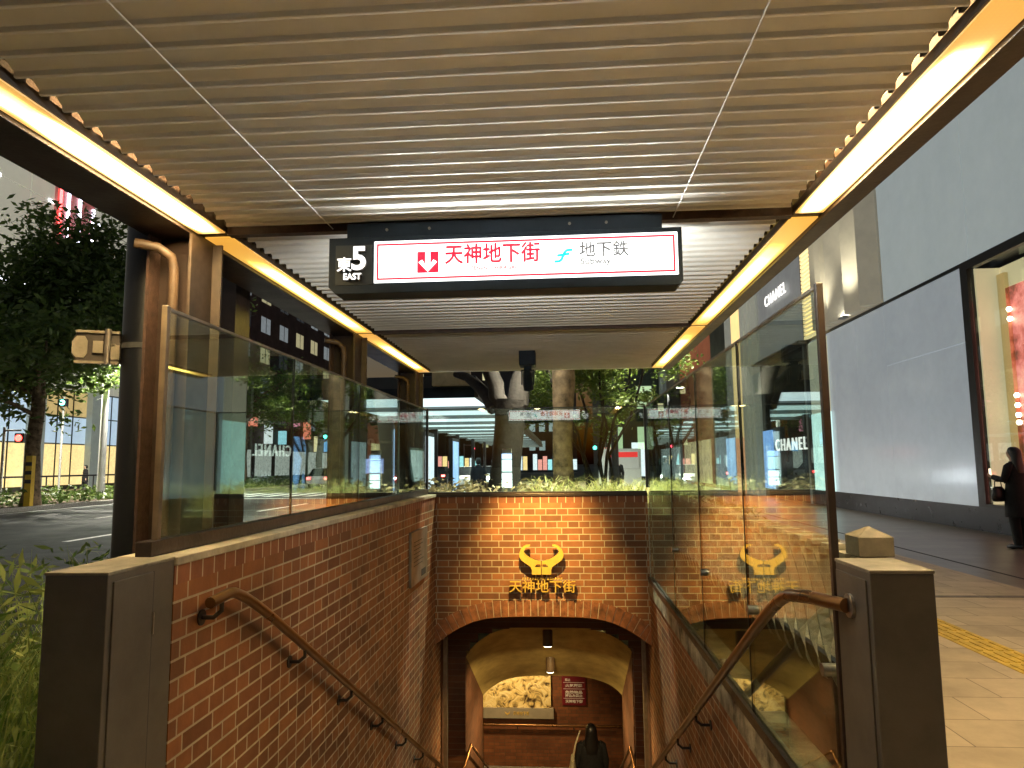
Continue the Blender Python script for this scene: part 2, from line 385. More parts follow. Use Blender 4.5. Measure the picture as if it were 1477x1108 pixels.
# ================================================================== STAIRWELL
st = thing('staircase', 'granite staircase leading down between the brick walls', 'staircase', (0, 2.4, 0))
nst = 26; rise = -FLOOR/nst; run = .29; y0s = 2.5
sb = MB()
for i in range(nst):
    z1 = -rise*i - rise if i else -rise
    sb.box(XL+.003, XR-.003, y0s+i*run, y0s+(i+1)*run, z1-.5, z1)
sb.build('steps', M['step'], st)
ng = MB()
for i in range(nst): ng.box(XL+.02, XR-.02, y0s+i*run+.01, y0s+i*run+.05, -rise*(i+1), -rise*(i+1)+.004)
ng.build('tread_nosing', M['black'], st)

lw = thing('brick_wall', 'long red brick wall left of the stairs with a glass screen on top', 'wall', (XL, 5, 0))
m_ = MB(); m_.box(XLO, XL, 2.462, D+.35, -5, ZP-.098, 0); m_.build('wall', M['brick_y'], lw)
MB().box(XLO, XL, 2.462, D, ZP-.098, ZP-.03).build('header_course', M['sold_y'], lw)
MB().box(XLO-.02, XL+.012, 2.462, D, ZP-.03, ZP).build('coping', M['coping'], lw, bevel=.004)

rw = thing('brick_wall', 'low brick wall right of the stairs with stained concrete kerb', 'wall', (XR, 5, 0))
MB().box(XR, XR+.18, 2.4, D+.35, -5, .12).build('wall', M['brick_y'], rw)
MB().box(XR-.012, XR+.2, 2.4, D, .12, .25).build('kerb', M['kerbstone'], rw, bevel=.006)

# end wall with arched opening
ARCH = [atY(px, py, D) for px, py in ((628,928),(640,921),(654,911),(673,901),(690,895),(710,891),(740,890),(770,889.5),(800,889.5),(830,890),(856,891),(876,895),(893,901),(908,909),(922,918),(931,926),(937,933))]
ARCH = [(p.x, p.z) for p in ARCH]; ARCH[0] = (XL, ARCH[0][1]); ARCH[-1] = (XR, ARCH[-1][1])
mid = (XL+XR)/2
half = [((ARCH[i][0]-mid), ARCH[i][1]) for i in range(len(ARCH))]
n_a = len(ARCH); sym = []
for i in range(n_a):
    a, b = half[i], half[n_a-1-i]; sym.append((mid+(a[0]-b[0])/2, (a[1]+b[1])/2))
ARCH = sym
ew = thing('brick_wall', 'brick end wall with gilt horned emblem above an arched opening', 'wall', (mid, D, 0))
TOPB = ZP-.098
ring = .165
OUT = []
for i, (x, z) in enumerate(ARCH):
    a = ARCH[max(i-1, 0)]; b = ARCH[min(i+1, n_a-1)]; tx, tz = b[0]-a[0], b[1]-a[1]; l = sqrt(tx*tx+tz*tz)
    OUT.append((max(XL, min(XR, x - tz/l*ring)), z + tx/l*ring))
m_ = MB()
poly = [(XL, TOPB), (XL, OUT[0][1])] + OUT[1:-1] + [(XR, OUT[-1][1]), (XR, TOPB)]
for i in range(len(OUT)-1):
    a, b = OUT[i], OUT[i+1]
    xa, xb = (XL if i == 0 else a[0]), (XR if i == len(OUT)-2 else b[0])
    for yy, fl in ((D, 0), (D+.35, 1)):
        q = [(xa, yy, a[1]), (xb, yy, b[1]), (xb, yy, TOPB), (xa, yy, TOPB)]
        m_.quad(*(q[::-1] if fl else q))
m_.quad((XL, D, TOPB), (XR, D, TOPB), (XR, D+.35, TOPB), (XL, D+.35, TOPB))
m_.build('wall', M['brick_x'], ew)
MB().box(XL, XR, D+.001, D+.35, TOPB, ZP-.03).build('header_course', M['sold_x'], ew)
MB().box(XL, XR, D-.012, D+.36, ZP-.03, ZP).build('coping', M['brown'], ew, bevel=.003)
# voussoirs
def resample(P, n):
    d = [0]
    for i in range(1, len(P)): d.append(d[-1]+sqrt((P[i][0]-P[i-1][0])**2+(P[i][1]-P[i-1][1])**2))
    out = []; j = 0
    for k in range(n+1):
        t = d[-1]*k/n
        while j < len(P)-2 and d[j+1] < t: j += 1
        u = (t-d[j])/max(1e-6, d[j+1]-d[j]); out.append((P[j][0]+(P[j+1][0]-P[j][0])*u, P[j][1]+(P[j+1][1]-P[j][1])*u))
    return out
NV = 31
A2 = resample(ARCH, NV*8)
def nrm(i):
    a = A2[max(i-4, 0)]; b = A2[min(i+4, len(A2)-1)]; tx, tz = b[0]-a[0], b[1]-a[1]; l = sqrt(tx*tx+tz*tz); return -tz/l, tx/l
vb = MB(); mo = MB()
def cl(x): return max(XL+.001, min(XR-.001, x))
for k in range(NV):
    i0, i1 = k*8, k*8+8
    n0, n1 = nrm(i0), nrm(i1); p0, p1 = A2[i0], A2[i1]
    def lerp(a, b, u): return (a[0]+(b[0]-a[0])*u, a[1]+(b[1]-a[1])*u)
    e = .055
    q0, q1 = lerp(p0, p1, e), lerp(p0, p1, 1-e); o0 = (p0[0]+n0[0]*ring, p0[1]+n0[1]*ring); o1 = (p1[0]+n1[0]*ring, p1[1]+n1[1]*ring)
    r0, r1 = lerp(o0, o1, e), lerp(o0, o1, 1-e)
    dz = random.uniform(-.003, .003)
    P4 = [(cl(q0[0]), q0[1]), (cl(q1[0]), q1[1]), (cl(r1[0]), r1[1]), (cl(r0[0]), r0[1])]
    vb.prism(P4, D-.006+dz, D+.34, 'y')
    mo.prism([(cl(p0[0]), p0[1]+.004), (cl(p1[0]), p1[1]+.004), (cl(o1[0]), o1[1]-.002), (cl(o0[0]), o0[1]-.002)], D-.001, D+.33, 'y')
ar = vb.build('arch_ring', M['vous'], ew, recalc=True)
mo.build('mortar_bed', M['mortar'], ar, recalc=True)

# dark lobby behind the arch, vault, landing
VN = [atY(px, py, 8.4) for px, py in ((672,948),(678,937),(690,925),(710,912),(735,905.5),(765,904),(800,904),(830,904.5),(852,907),(874,913),(892,922),(906,933),(913,943))]
VF = [atY(px, py, 10.1) for px, py in ((697,1003),(702,997),(710,991),(724,982),(742,977),(768,975),(796,974.5),(825,975),(846,977),(866,982),(880,988),(891,996),(897,1003))]
vp = thing('vaulted_passage', 'ochre plaster vault over the lower stairs behind the arch', 'passage', (mid, 8.4, -1))
v_ = MB()
nA = len(VN)
def dense(P):
    Q = [(p.x, p.z) for p in P]
    for _ in range(2):
        Q = [Q[0]] + [q for i in range(len(Q)-1) for q in ((Q[i][0]*.75+Q[i+1][0]*.25, Q[i][1]*.75+Q[i+1][1]*.25), (Q[i][0]*.25+Q[i+1][0]*.75, Q[i][1]*.25+Q[i+1][1]*.75))] + [Q[-1]]
    return [Vector((x, P[0].y, z)) for x, z in Q]
DN, DF = dense(VN), dense(VF); nd = len(DN); vs = []; fs = []
for k in range(9): vs += [DN[i].lerp(DF[i], k/8) for i in range(nd)]
for k in range(8): fs += [(k*nd+i, k*nd+i+1, (k+1)*nd+i+1, (k+1)*nd+i) for i in range(nd-1)]
v_.add(vs, fs, 0, True)
v_.build('vault', M['plaster'], vp)
f_ = MB()                                            # the dark head wall in front of the vault
for i in range(nA-1):
    a, b = VN[i], VN[i+1]
    f_.box(a.x, b.x, 8.36, 8.40, max(a.z, b.z)-.004, .1)
f_.box(XL, VN[0].x, 8.36, 8.40, -5, .1); f_.box(VN[-1].x, XR, 8.36, 8.40, -5, .1)
f_.box(XL-.2, XR+.2, D+.36, 8.36, -.06, .1)
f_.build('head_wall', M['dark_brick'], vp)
for sx, xa, xb in ((0, XL-.02, VF[0].x), (1, VF[-1].x, XR+.02)):
    sw = MB()
    zt0, zt1 = (VN[0].z, VF[0].z) if sx == 0 else (VN[-1].z, VF[-1].z)
    sw.prism([(8.40, -5), (10.1, -5), (10.1, zt1+.06), (8.40, zt0+.06)], xa, xb, 'x')
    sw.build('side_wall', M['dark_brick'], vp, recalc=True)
for xx in (XL+.045, XR-.045):
    MB().box(xx-.02, xx+.02, 7.95, 8.02, -4.5, -.42).build('shutter_guide', M['steel'], vp)
MB().box(XL-.2, XL, D+.35, 8.4, -5, .1).box(XR, XR+.2, D+.35, 8.4, -5, .1).build('reveal_wall', M['dark_brick'], vp)

EY = 13.9
ld = thing('landing_wall', 'dim brick wall facing the foot of the stairs below the vault', 'wall', (0, EY, FLOOR))
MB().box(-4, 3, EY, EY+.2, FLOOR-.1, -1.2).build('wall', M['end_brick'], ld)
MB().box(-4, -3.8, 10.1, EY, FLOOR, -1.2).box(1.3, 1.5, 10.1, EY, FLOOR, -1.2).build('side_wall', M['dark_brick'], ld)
MB().box(-4.2, 3.2, 10.12, EY+.2, -1.2, -1.1).box(-4, VF[0].x, 10.06, 10.1, FLOOR, -1.2).box(VF[-1].x, 1.4, 10.06, 10.1, FLOOR, -1.2).build('ceiling', M['plaster'], ld)
tag(MB().box(-4, 3, 9.9, EY, FLOOR-.1, FLOOR).build('landing_floor', M['step']), kind='structure')

# golden relief picture on the landing wall
def gold_relief():
    m = bpy.data.materials.new('gilded relief'); m.use_nodes = True; t = m.node_tree; L = t.links.new; p = t.nodes['Principled BSDF']
    tc = t.nodes.new('ShaderNodeTexCoord'); no = t.nodes.new('ShaderNodeTexNoise'); no.inputs['Scale'].default_value = 5.5; no.inputs['Detail'].default_value = 5; no.inputs['Distortion'].default_value = 1.6
    L(tc.outputs['Object'], no.inputs['Vector'])
    cr = t.nodes.new('ShaderNodeValToRGB'); e = cr.color_ramp.elements
    e[0].position = .36; e[0].color = (.06, .03, .01, 1); e[1].position = .5; e[1].color = (.78, .55, .20, 1)
    x = e.new(.62); x.color = (.85, .68, .34, 1); x = e.new(.72); x.color = (.5, .3, .1, 1)
    L(no.outputs['Fac'], cr.inputs[0]); L(cr.outputs[0], p.inputs['Base Color']); p.inputs['Roughness'].default_value = .55
    b = t.nodes.new('ShaderNodeBump'); b.inputs['Distance'].default_value = .05; b.inputs['Strength'].default_value = .7; L(no.outputs['Fac'], b.inputs['Height']); L(b.outputs['Normal'], p.inputs['Normal'])
    return m
pa = thing('relief_picture', 'golden relief picture with grey caption bar on the landing wall', 'picture', (-1.1, EY, -3.2))
pz0, pz1 = -3.08, -1.75
MB().box(-2.2, -.32, EY-.05, EY-.002, pz0, pz1).build('relief', gold_relief(), pa)
MB().box(-2.2, -.27, EY-.08, EY-.002, pz0-.19, pz0-.002).build('caption_bar', mat('grey bar', (.30, .25, .18), .5, nscale=6, namp=.1), pa, bevel=.004)
text('caption', '天神地下街', .075, M['gold'], pa, (-.88, EY-.085, pz0-.10), width=.30, bold=.001)
shape('caption_mark', [[(-.05, .04), (-.035, .0), (0, -.03), (.035, 0), (.05, .04), (.02, .012), (0, .006), (-.02, .012)]], M['gold'], pa, (-1.14, EY-.085, pz0-.10), ext=.002)
rs = thing('notice_board', 'small dark red notice with white lettering on the landing wall', 'sign', (.12, EY, -2.8))
MB().box(-.11, .335, EY-.03, EY-.002, -3.03, -2.52).build('board', mat('maroon board', (.17, .012, .02), .4, nscale=3, namp=.1), rs)
nw = mat('notice white', (.8, .75, .7), .5, nscale=3, namp=.03)
for i, (tx, z, sz, wd) in enumerate((('禁止', -2.578, .05, .10), ('火気厳禁', -2.68, .058, .32), ('危険物品', -2.80, .058, .32), ('持込み禁止', -2.862, .055, .32), ('天神地下街', -2.965, .06, .32))):
    text('lettering', tx, sz, nw, rs, (.112 if i else .0, EY-.033, z), width=wd, bold=.0015)
for z in (-2.625, -2.74, -2.91): MB().box(-.085, .31, EY-.034, EY-.0305, z, z+.006).build('rule', nw, rs)
hr = thing('handrail', 'horizontal bronze handrail on the landing wall below the picture', 'handrail', (0, EY, -3.4))
MB().tube([(-3, EY-.09, -3.38), (1.25, EY-.09, -3.38)], .024).build('rail', M['bronze'], hr)
for x in (-2.0, -.95, .1): MB().tube([(x, EY-.09, -3.40), (x, EY-.05, -3.46), (x, EY, -3.46)], .010, 6).build('bracket', M['bracket'], hr)

# vault lamps
def vault_lamp(px, py, Y, lab):
    p = atY(px, py, Y); zb = p.z
    t = thing('ceiling_lamp', lab, 'lamp', (p.x, p.y, zb), group='cylinder lamps on the vault')
    MB().lathe([(.058, zb+.02), (.058, zb+.20), (.055, zb+.21)], p.x, p.y, 20).build('housing', mat('bronze housing', (.09, .06, .035), .45, nscale=10, namp=.2), t)
    MB().lathe([(.0, zb+.012), (.048, zb+.014), (.05, zb+.028)], p.x, p.y, 20).build('lens', lamp_mat('lamp lens', (1, .85, .5), 6), t)
    li = bpy.data.lights.new('vault light', 'SPOT'); li.energy = 24; li.color = (1, .70, .30); li.shadow_soft_size = .04; li.spot_size = radians(165); li.spot_blend = .5
    lo = bpy.data.objects.new('lamp_light', li); lo.location = (0, 0, -.06); link(lo, t)
vault_lamp(790, 934, 8.52, 'cylinder lamp nearer the arch on the vault ceiling')
vault_lamp(794, 971, 9.42, 'cylinder lamp farther down the vault ceiling')
t = thing('ceiling_lamp', 'added unseen landing lamp shining on the golden picture', 'lamp', (-1.1, 12.7, -1.35))  # lamp added out of view to light the picture and landing
MB().lathe([(.06, -1.33), (.06, -1.2)], -1.1, 12.7, 16).build('housing', M['brown'], t)
MB().lathe([(.0, -1.345), (.05, -1.34), (.05, -1.332)], -1.1, 12.7, 16).build('lens', lamp_mat('landing lens', (1, .85, .5), 6), t)
li = bpy.data.lights.new('landing light', 'SPOT'); li.energy = 55; li.color = (1, .74, .36); li.spot_size = radians(95); li.spot_blend = .8; li.shadow_soft_size = .05
lo = bpy.data.objects.new('lamp_light', li); lo.location = (0, 0, -.05); link(lo, t); lo.rotation_euler = (radians(38), 0, 0)

# handrails on the stair walls
SL = .548
def stair_rail(name, lab, pts, x_wall, brs, r=.021):
    t = thing(name, lab, 'handrail', pts[0]); MB().tube(pts, r, 12).build('rail', M['bronze'], t, recalc=True)
    sgn = 1 if x_wall > 0 else -1
    for y, z in brs:
        x = pts[2][0]
        MB().tube([(x, y, z-.015), (x, y, z-.05), (x+sgn*.03, y, z-.075), (x_wall, y, z-.075)], .009, 8).tube([(x_wall-sgn*.006, y, z-.075), (x_wall, y, z-.075)], .03, 12).build('bracket', M['bracket'], t)
    return t
def arcpts(a, b, c, n=5, k=.35):
    a, b, c = Vector(a), Vector(b), Vector(c); p = b.lerp(a, k); q = b.lerp(c, k*.25); out = []
    for i in range(n+1):
        u = i/n; out.append(p.lerp(b, u).lerp(b.lerp(q, u), u))
    return out
lx = -1.30
L0, L1, L2 = (lx, 2.57, .985), (lx, 2.80, 1.0), (lx, 7.5, 1.0-SL*4.70)
stair_rail('handrail', 'bronze handrail sloping down the left brick wall', [L0] + arcpts(L0, L1, L2) + [L2], XL,
           [(2.66, .99)] + [(y, 1.0-SL*(y-2.80)) for y in (3.55, 4.35, 5.1, 5.85, 6.55, 7.2)], r=.0205)
rx = .775
r0, r1, r2, r3 = (XR-.02+.0, 2.28, 1.04), (rx+.02, 2.45, 1.035), (rx, 2.69, 1.0), (rx, 7.5, 1.0-SL*4.81)
stair_rail('handrail', 'bronze handrail sloping down the right side and bending into the brown post', [r0, r1] + arcpts(r1, r2, r3) + [r3], XR,
           [(y, 1.0-SL*(y-2.69)) for y in (4.6, 5.4, 6.1, 6.8)], r=.022)
for xa, xb, lab in ((-1.33, VN[0].x+.07, 'thin handrail inside the arch on the left passage wall'), (.83, VN[-1].x-.07, 'thin handrail inside the arch on the right passage wall')):
    q = [(xa, 7.62, -1.72), (xb, 8.3, -1.66), (xb, 10.0, -1.66-SL*1.7)]
    t = thing('handrail', lab, 'handrail', q[0]); MB().tube([(xa, 8.0, -2.4), q[1], q[2]], .016, 8).build('rail', M['bronze'], t)

# plaque
pq = thing('wall_plaque', 'grey metal plaque near the far end of the left brick wall', 'plaque', (XL, 6.6, .6))
MB().box(XL+.001, XL+.025, 6.28, 7.02, .40, .88).build('plate', mat('plaque metal', (.25, .22, .17), .45, metal=.5, nscale=5, namp=.2), pq, bevel=.004)
pl_ = MB()
for i in range(7): pl_.box(XL+.0255, XL+.027, 6.38, 6.38+.5*random.uniform(.6, 1), .78-i*.035, .785-i*.035)
pl_.box(XL+.0255, XL+.028, 6.72, 6.92, .44, .50)
pl_.build('engraving', M['dark'], pq)

# ================================================================== gilt emblem
em = thing('wall_emblem', 'gilt horned head emblem lit from above on the brick end wall', 'emblem', (-.24, D, .3))
pc = atY(781, 817, D-.07); k = .7/1020.
def em_pt(x, y): return ((x-645)*k*1.0, (560-y)*k)
Lh = [(478,152),(430,152),(380,172),(335,220),(308,290),(312,340),(350,395),(420,445),(480,485),(500,535),(497,600),(638,600),(638,402),(600,392),(530,374),(460,340),(405,300),(378,262),(385,230),(420,195),(474,178)]
body = [em_pt(*p) for p in Lh[:10]] + [em_pt(*p) for p in Lh[10:13]] + [em_pt(*p) for p in Lh[13:]]
eye = [em_pt(*p) for p in [(632,488),(632,448),(585,446),(558,456),(545,488)]]
zc = pc.z + (560-484)*0*k
for sg in (1, -1):
    o = shape('horn_half', [[(x*sg, y) for x, y in body], [(x*sg, y) for x, y in eye]], [M['gold'], M['gold_side']], em, (pc.x, D-.058, atY(781, 826, D).z + .018), ext=.018)
wz = atY(781, 846, D).z
text('lettering', '天神地下街', .135, [M['gold'], M['gold_side']], em, (pc.x+.005, D-.046, wz), ext=.014, bold=.001, width=.69)
sm_ = atY(781, 834, D).z
random.seed(3)
gl = MB(); x = -.20
while x < .2:                                            # a line of tiny raised letters, too small to read
    w_ = random.choice((.014, .018, .022)); zz = sm_-.012
    gl.box(pc.x+x, pc.x+x+.005, D-.05, D-.03, zz, zz+.022); gl.box(pc.x+x+.005, pc.x+x+w_, D-.05, D-.03, zz+random.choice((0, .009, .017)), zz+random.choice((0.014, .022, .0225)))
    x += w_+.010
gl.build('small_lettering', M['gold'], em)
for dx, dz in ((-.12, .10), (.12, .10), (-.06, .01), (.06, .01)):
    MB().tube([(pc.x+dx, D, atY(781, 826, D).z+dz), (pc.x+dx, D-.07, atY(781, 826, D).z+dz)], .006, 6).build('standoff', M['gold_side'], em)

# ================================================================== CABINETS at the stair head
lc = thing('utility_cabinet', 'tall brown metal cabinet at the head of the stairs beside the grass', 'cabinet', (-1.48, 2.27, 0))
MB().box(XLO, XL, 2.09, 2.458, 0, ZP-.008).build('body', M['cabinet'], lc, bevel=.003)
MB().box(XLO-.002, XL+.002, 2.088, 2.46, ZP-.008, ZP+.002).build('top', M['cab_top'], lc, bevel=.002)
MB().box(XL, XL+.006, 2.115, 2.325, .02, ZP-.03).build('door', M['cabinet'], lc, bevel=.002)
MB().box(XL, XL+.003, 2.327, 2.333, .02, ZP-.03).build('door_gap', M['black'], lc)
MB().box(XL+.006, XL+.010, 2.325, 2.332, .93, 1.0).build('hinge', M['steel'], lc)
MB().tube([(XL+.005, 2.15, .42), (XL+.014, 2.15, .42)], .010, 10).build('lock', M['steel'], lc)
MB().tube([(-1.455, 2.09, .50), (-1.455, 2.084, .50)], .006, 8).build('screw', M['steel'], lc)
rc = thing('utility_cabinet', 'dark brown metal post cabinet on the right holding the handrail end', 'cabinet', (.96, 2.27, 0))
MB().box(XR, XRO, 2.14, 2.40, 0, ZP-.008).build('body', M['cabinet'], rc, bevel=.003)
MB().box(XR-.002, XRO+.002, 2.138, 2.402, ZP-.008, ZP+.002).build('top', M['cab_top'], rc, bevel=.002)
MB().box(XR-.005, XR, 2.165, 2.39, .02, ZP-.03).build('door', M['cabinet'], rc, bevel=.002)
MB().tube([(XR-.005, 2.28, 1.04), (XR-.014, 2.28, 1.04)], .036, 16).build('rail_flange', M['steel'], rc)

# ================================================================== GLASS SCREENS
def panel(mb_axis, c, a, b, z0, z1, parent, th=.010):
    m_ = MB()
    if mb_axis == 'x': m_.box(c-th/2, c+th/2, a, b, z0, z1)
    else: m_.box(a, b, c-th/2, c+th/2, z0, z1)
    return m_.build('glass_panel', M['glass'], parent)
gs = thing('glass_screen', 'glass screen on the left brick wall in a brown end frame', 'glass screen', (XG, 5, ZP))
jl = [2.53, 3.79, 5.06, 6.32, D-.02]
for a, b in zip(jl[:-1], jl[1:]):
    panel('x', XG, a+.004, b-.004, ZP+.055, ZG-.012, gs)
for y in jl[1:-1]: MB().box(XG-.006, XG+.006, y-.003, y+.003, ZP+.055, ZG-.012).build('joint', M['joint'] if y < 6 else M['gedge'], gs)
MB().box(XG-.008, XG+.008, 2.53, D, ZG-.012, ZG).build('top_cap', M['steel'], gs)
MB().box(XG-.012, XG+.012, 2.506, 2.53, ZP+.0, ZG+.004).build('end_post', mat('tan end post', (.15, .11, .07), .5, nscale=9, namp=.2), gs, bevel=.003)
MB().box(XG-.03, XG+.03, 2.44, D+.02, ZP+.002, ZP+.055).build('base_channel', M['brown'], gs, bevel=.003)
gs = thing('glass_screen', 'tall glass screen along the right of the stairs reaching down to the kerb', 'glass screen', (XRG, 5, .25))
jr = [2.46, 3.60, 4.76, 5.95, D-.02]
for a, b in zip(jr[:-1], jr[1:]): panel('x', XRG, a+.004, b-.004, .262, ZG-.012, gs)
for y in jr[1:-1]:
    MB().box(XRG-.007, XRG+.007, y-.004, y+.004, .262, ZG-.012).build('joint', M['joint'], gs)
for y in (5.95, 4.76, 3.60, 2.62):
    MB().tube([(XRG-.03, y-.08, .78), (XRG+.03, y-.08, .78)], .022, 12).build('glass_clamp', M['steel'], gs)
MB().box(XRG-.008, XRG+.008, 2.46, D, ZG-.012, ZG).build('top_cap', M['steel'], gs)
MB().box(XRG-.012, XRG+.012, 2.434, 2.46, .25, ZG+.004).build('end_post', M['brown'], gs, bevel=.003)
MB().box(XRG-.03, XRG+.03, 2.46, D, .252, .262).box(XRG-.03, XRG-.01, 2.46, D, .262, .30).build('base_channel', M['brown'], gs)
gs = thing('glass_screen', 'glass screen on top of the end wall in front of the planter', 'glass screen', (mid, D, ZP))
panel('y', D+.02, XG+.03, XRG-.03, ZP+.02, ZG-.010, gs)
MB().box(XG+.02, XRG-.02, D+.012, D+.028, ZG-.010, ZG).build('top_cap', M['joint'], gs)
MB().box(XG+.02, XRG-.02, D-.01, D+.05, ZP+.001, ZP+.02).build('base_channel', M['brown'], gs)
for x in (XG+.012, XRG-.012): MB().box(x-.012, x+.012, D+.005, D+.035, ZP+.056, ZG+.004).build('corner_post', M['joint'], gs)

# ================================================================== CANOPY
cp = thing('canopy', 'stair canopy with beige louvred ceiling and two lines of warm strip lights', 'canopy', (-.3, 3, 0))
MB().box(BL, BR, J[0]-.1, J[3]+.02, ZC+.16, ZC+.30).build('roof', M['brown'], cp)
for a, b in zip(J[:-1], J[1:]):
    sl = MB(); y = a+.05; sp = .0905
    while y < b-.06:
        sl.prism([(y, ZC+.050), (y+.063, ZC+.016), (y+.064, ZC+.003), (y+.067, ZC+.001), (y+.073, ZC+.001), (y+.075, ZC+.020), (y+.006, ZC+.062)], SLI+.03, SRI-.03, 'x')
        y += sp
    sl.build('slat_panel', M['slat'], cp)
MB().box(SLI-.02, SRI+.02, J[0], J[3], ZC+.09, ZC+.10).build('ceiling_board', M['pipe'], cp)
for y in J[0:3]:
    MB().box(SLI+.0, SRI-.0, y-.022, y+.022, ZC-.012, ZC+.09).build('cross_beam', M['rust'], cp)
MB().box(SLO, SRO, J[3]-.03, J[3]+.02, ZC-.004, ZC+.16).build('fascia', M['slat'], cp)
for x0, x1 in ((BL, SLO), (SRO, BR)):
    MB().box(x0, x1, J[0], J[3]+.03, ZC-.02, ZC+.16).build('edge_beam', M['brown'], cp, bevel=.004)
DIFF = [(.26, 66.0, .56, .24, .42, .36), (.30, 4.6, .1, .50, .5, .13), (.30, 4.2, .1, .46, .5, .13)]
for sx, (x0, x1) in enumerate(((SLO, SLI), (SRI, SRO))):
    for i, (a, b) in enumerate(zip(J[:-1], J[1:])):
        lo_, hi_, ce, wd, fl, bl = DIFF[i]
        dm = diffuser('strip diffuser', lo_, hi_, (1, .46, .055), (1, .74, bl), b-a, 3.1*sx+i*1.7, ce, wd, fl)
        d_ = MB().box(x0+.006, x1-.006, a+.03, b-.03, ZC-.006, ZC+.012).build('light_diffuser', dm, cp, origin=((x0+x1)/2, (a+b)/2, ZC))
        fr = MB().box(x0, x0+.006, a+.02, b-.02, ZC-.001, ZC+.03).box(x1-.006, x1, a+.02, b-.02, ZC-.001, ZC+.03)
        fr.box(x0+.006, x1-.006, a+.0, a+.03, ZC-.001, ZC+.03).box(x0+.006, x1-.006, b-.03, b, ZC-.001, ZC+.03)
        fo = fr.build('diffuser_frame', M['flange'], d_)
    # comb of louvre brackets beside the strip
    cb = MB(); y = .6
    cb.box(*((SLI+.006, SLI+.010) if sx == 0 else (SRI-.010, SRI-.006)), .58, J[3]-.08, ZC+.046, ZC+.052)
    while y < J[3]-.1:
        xa = SLI+.004 if sx == 0 else SRI-.024
        cb.box(xa, xa+.012, y, y+.022, ZC+.018, ZC+.05); y += .0905
    cb.build('louvre_clips', M['dark'], cp)
for k, y in enumerate((J[1], J[2], J[3]-.12)):
    co = MB()
    co.box(SLO-.175, SLO+.0, y-.006, y+.006, -.1, ZC-.02)                       # web
    co.build('column', M['brown'], cp)
    MB().box(SLO+.0, SLO+.012, y-.09, y+.09, -.1, ZC-.02).box(SLO-.05, SLO+.055, y+.09, y+.102, -.1, ZC-.02).build('column_flange', M['flange'], cp)
    MB().box(SLO-.187, SLO-.175, y-.09, y+.09, -.1, ZC-.02).build('column_flange', M['rust'], cp)
    pp = [(SLO-.20, y-.16, ZC-.08), (SLO-.12, y-.12, ZC-.09), (SLO-.085, y-.075, ZC-.12), (SLO-.08, y-.06, ZC-.17), (SLO-.08, y-.06, -.1)]
    MB().tube(pp, .021, 12).build('drain_pipe', M['pipe'], cp)
MB().box(-2.09, -1.90, 3.93, 4.12, -.1, ZC+.1).build('column', M['brown'], cp)

# wires under the ceiling
for x, lab in ((-.975, 'thin pale wire running under the ceiling toward the left end of the sign'), (.475, 'thin pale wire running under the ceiling toward the right end of the sign')):
    o = MB().tube([(x, .6, ZC-.004), (x, 1.6, ZC-.007), (x, J[1]-.03, ZC-.004)], .0022, 6).build('wire', M['white']); tag(o, lab, 'wire', 'ceiling wires')

# ================================================================== HANGING SIGN (double faced)
SY = 2.80
def zz(px, py): return atY(px, py, SY)
sx0, sx1 = zz(474, 385).x, zz(985, 375).x
sz1, sz0 = 2.424, 2.185
sg = thing('hanging_sign', 'long lit white sign with red border and black end hanging from the canopy beam', 'sign', ((sx0+sx1)/2, SY+.06, sz0))
ch = .03
MB().prism([(sx0, sz1), (sx0, sz0+ch), (sx0+ch, sz0), (sx1-ch*.6, sz0), (sx1, sz0+ch*.6), (sx1, sz1)], SY, SY+.12, 'y').build('housing', M['sign_case'], sg, bevel=.003, recalc=True)
MB().box(sx0+.07, sx1-.075, SY+.02, SY+.10, sz1, ZC-.012).build('mounting_plate', M['sign_case'], sg)
for x in (sx0+.24, sx0+.42, sx1-.45, sx1-.3): MB().tube([(x, SY+.02, sz1+.035), (x, SY+.014, sz1+.035)], .006, 8).build('bolt', M['steel'], sg)
fx0 = zz(540, 380).x; fx1 = zz(978, 375).x; fz0, fz1 = sz0+.042, sz1-.022
W_ = fx1-fx0; H_ = fz1-fz0
